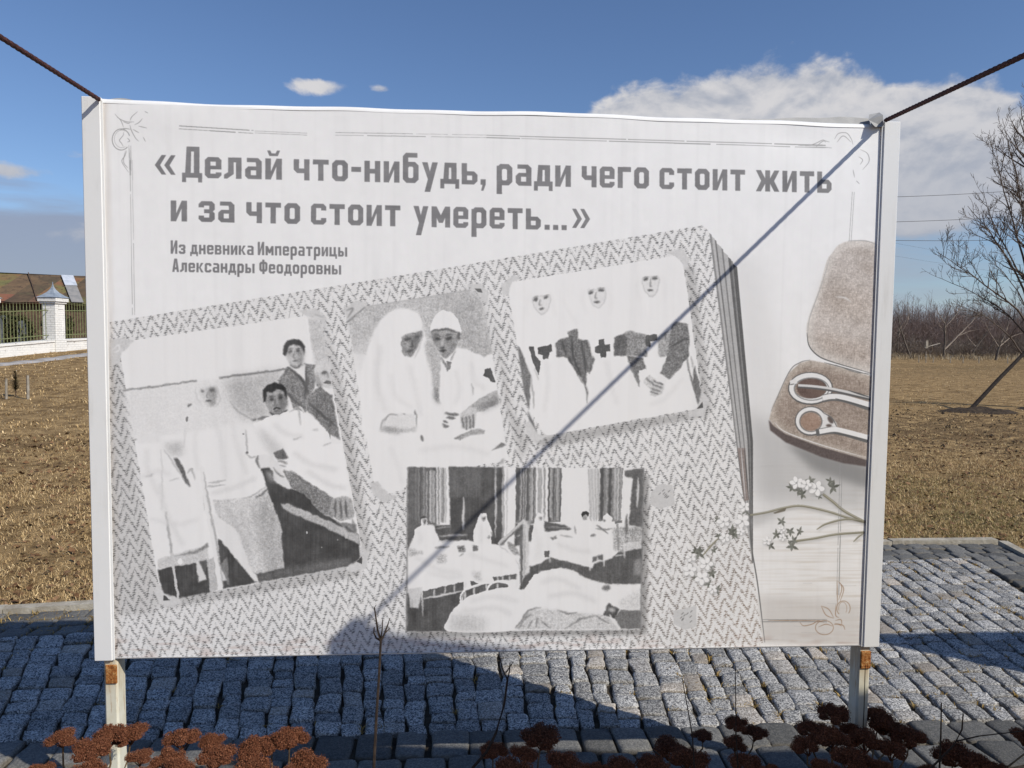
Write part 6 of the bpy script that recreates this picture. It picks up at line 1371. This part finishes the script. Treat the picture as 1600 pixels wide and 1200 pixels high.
# graves and bushes seen through the railings
MHEAD = [mottled('dark_stone', (.05, .055, .062), (.11, .115, .12), 5., .5), mottled('pale_stone', (.34, .35, .36), (.24, .24, .25), 5., .6)]
glab = ['dark upright headstone close behind the railings', 'pale headstone behind the railings', 'narrow dark headstone left of the white pillar', 'broad dark headstone by the green wreath', 'pale narrow headstone beside the second pillar', 'dark headstone right of the white pillar', 'low pale headstone near the barn', 'tall dark headstone half hidden by bushes']
for i, (x, y, w, h) in enumerate(((-17.4, 25.0, .7, 1.1), (-18.6, 27.2, .6, 1.0), (-17.2, 26.4, .5, 1.25), (-18.9, 24.6, .9, 1.15), (-17.8, 29.0, .5, 1.1), (-17.0, 29.6, .75, 1.25), (-20.0, 31.5, .8, .9), (-19.2, 30.2, .7, 1.3))):
    z = fz(y); q = MB(); prof = [(-w/2, 0), (w/2, 0), (w/2, h*.82), (w*.3, h*.96), (0, h), (-w*.3, h*.96), (-w/2, h*.82)]
    q.add([(x+.35*u, y+d_+u*.9*0+u*.4, z+v) for d_ in (0, .14) for u, v in [(a, b_) for a, b_ in prof]], [tuple(range(7)), tuple(range(13, 6, -1))]+[(k, 7+k, 7+(k+1) % 7, (k+1) % 7) for k in range(7)]); q.box((x-w*.4, y-w*.4, z-.1), (x+w*.4, y+w*.45, z+.14))
    tag(q.build('headstone', MHEAD[i % 2 if i not in (3, 5, 7) else 0]), glab[i], 'headstone', 'headstones behind the masonry fence')
MBUSH = m_blade('bush_leaves', (.018, .022, .009), (.045, .048, .019), (.10, .085, .035)); MBUSHG = m_blade('wreath_green', (.02, .09, .04), (.05, .17, .08), (.12, .26, .13)); MBUSHB = m_blade('dry_bush', (.035, .025, .016), (.075, .055, .034), (.15, .115, .07))
def bush(x, y, rx, h, label, m_, n=1700, leaf=.07):
    z = float(ground_h(x, y)); root = empty('bush', (x, y, z)); tag(root, label, 'bush', 'bushes behind the masonry fence')
    r = np.random.default_rng(int(abs(x*100+y*10))); d_ = r.normal(0, 1, (n, 3)); d_ /= np.linalg.norm(d_, axis=1)[:, None]; rad = r.uniform(.45, 1., n)**.5
    lump = 1+.28*np.sin(d_[:, 0]*5+d_[:, 2]*4+x)*np.sin(d_[:, 1]*6+y); P = d_*rad[:, None]*lump[:, None]*np.array([rx, rx, h/2])+np.array([0, 0, h*.5]); P[:, 2] = np.abs(P[:, 2])
    A = r.normal(0, 1, (n, 3)); A /= np.linalg.norm(A, axis=1)[:, None]; B_ = np.cross(A, r.normal(0, 1, (n, 3))); B_ /= np.linalg.norm(B_, axis=1)[:, None]; s = r.uniform(.5, 1.3, n)[:, None]*leaf
    V = np.stack([P-A*s, P+B_*s*.5, P+A*s, P-B_*s*.5], 1).reshape(-1, 3); k = np.arange(n)*4
    np_mesh('foliage', V, np.stack([k, k+1, k+2, k+3], -1), m_, False, root, {'rnd': np.repeat(r.random(n), 4)})
    mb = MB()
    for _ in range(7): mb.tube([(0, 0, 0), (r.normal(0, rx*.2), r.normal(0, rx*.2), h*.4), (r.normal(0, rx*.5), r.normal(0, rx*.5), h*.85)], [.02, .014, .006], 4)
    mb.build('stem', MLOG, root)
for x, y, rx, h, lab, m_ in ((-17.9, 25.8, .6, 1.2, 'dark green bush behind the left railing', MBUSH), (-18.3, 24.0, .5, 1.0, 'bright green wreath like bush behind the left railing', MBUSHG), (-19.5, 28.0, .9, 1.5, 'brown leafless bush behind the white pillar', MBUSHB), (-18.2, 29.4, .7, 1.35, 'mossy green bush right of the white pillar', MBUSH), (-21.5, 33.5, 1.4, 1.7, 'large dark bush by the barn wall', MBUSH), (-22, 30.0, 1.3, 1.6, 'large brown bush by the barn wall', MBUSHB), (-17.6, 31.4, .6, 1.4, 'dark green bush far along the railing', MBUSH), (-23.5, 36.5, 1.6, 1.9, 'wide mossy bush beneath the eaves', MBUSH)):
    bush(x, y, rx, h, lab, m_)
# pale path, young tree and stakes on the left
MPATH = mottled('path_gravel', (.38, .37, .37), (.27, .25, .23), 2., .95, bstr=.3)
pc = [(-15.2, 14.), (-14.6, 18.), (-14.1, 21.), (-13.75, 24.), (-13.5, 28.), (-13.4, 36)]; V, F = [], []
pp = curve_pts([Vector((a, b_, 0)) for a, b_ in pc], 8)
for i, p in enumerate(pp):
    w = .42+.08*math.sin(i*1.7)
    for s in (-1, -.5, 0, .5, 1): q = (p.x+s*w, p.y); V.append((q[0], q[1], float(ground_h(*q))+(.05 if abs(s) < 1 else -.05)+.012*math.sin(i*2.1+s*3)))
for i in range(len(pp)-1):
    for k in range(4): F.append((i*5+k, i*5+k+1, i*5+6+k, i*5+5+k))
struct(np_mesh('path', V, F, MPATH, True))
for (x, y0, y1, r_, lab) in ((43, 600, 564, .028, 'pale wooden stake right of the young pine'), (9, 601, 570, .026, 'grey wooden stake left of the young pine')):
    b = at_px(x, y0, 16.2); b.z = float(ground_h(b.x, b.y)); hh = (y0-y1)/FPX*16.2
    tag(MB().tube([b-Vector((0, 0, .1)), b+Vector((.01, 0, hh))], [r_, r_*.9], 6).build('wooden_stake', MPALE), lab, 'stake', 'stakes beside the young pine')
b = at_px(24, 598, 16.6); b.z = float(ground_h(b.x, b.y)); root = empty('young_pine', b); tag(root, 'young pine with sparse needles between two stakes', 'tree')
MB().tube([(0, 0, -.05), (.01, 0, .3), (0, 0, .52)], [.012, .01, .005], 5).build('trunk', MLOG, root)
r = np.random.default_rng(2); n = 420; t = r.random(n); P = np.c_[np.zeros(n), np.zeros(n), .12+.42*t]; a = r.uniform(0, 6.28, n); l = (.16*(1-t)+.05)*r.uniform(.5, 1.1, n); E_ = P+np.c_[np.cos(a)*l, np.sin(a)*l, l*r.uniform(.1, .8, n)]; sd = np.c_[-np.sin(a), np.cos(a), np.zeros(n)]*.006
V = np.stack([P-sd, P+sd, E_], 1).reshape(-1, 3); k = np.arange(n)*3; np_mesh('crown', V, np.stack([k, k+1, k+2], -1), MBUSH, False, root, {'rnd': np.repeat(.5+r.random(n)*.5, 3)})
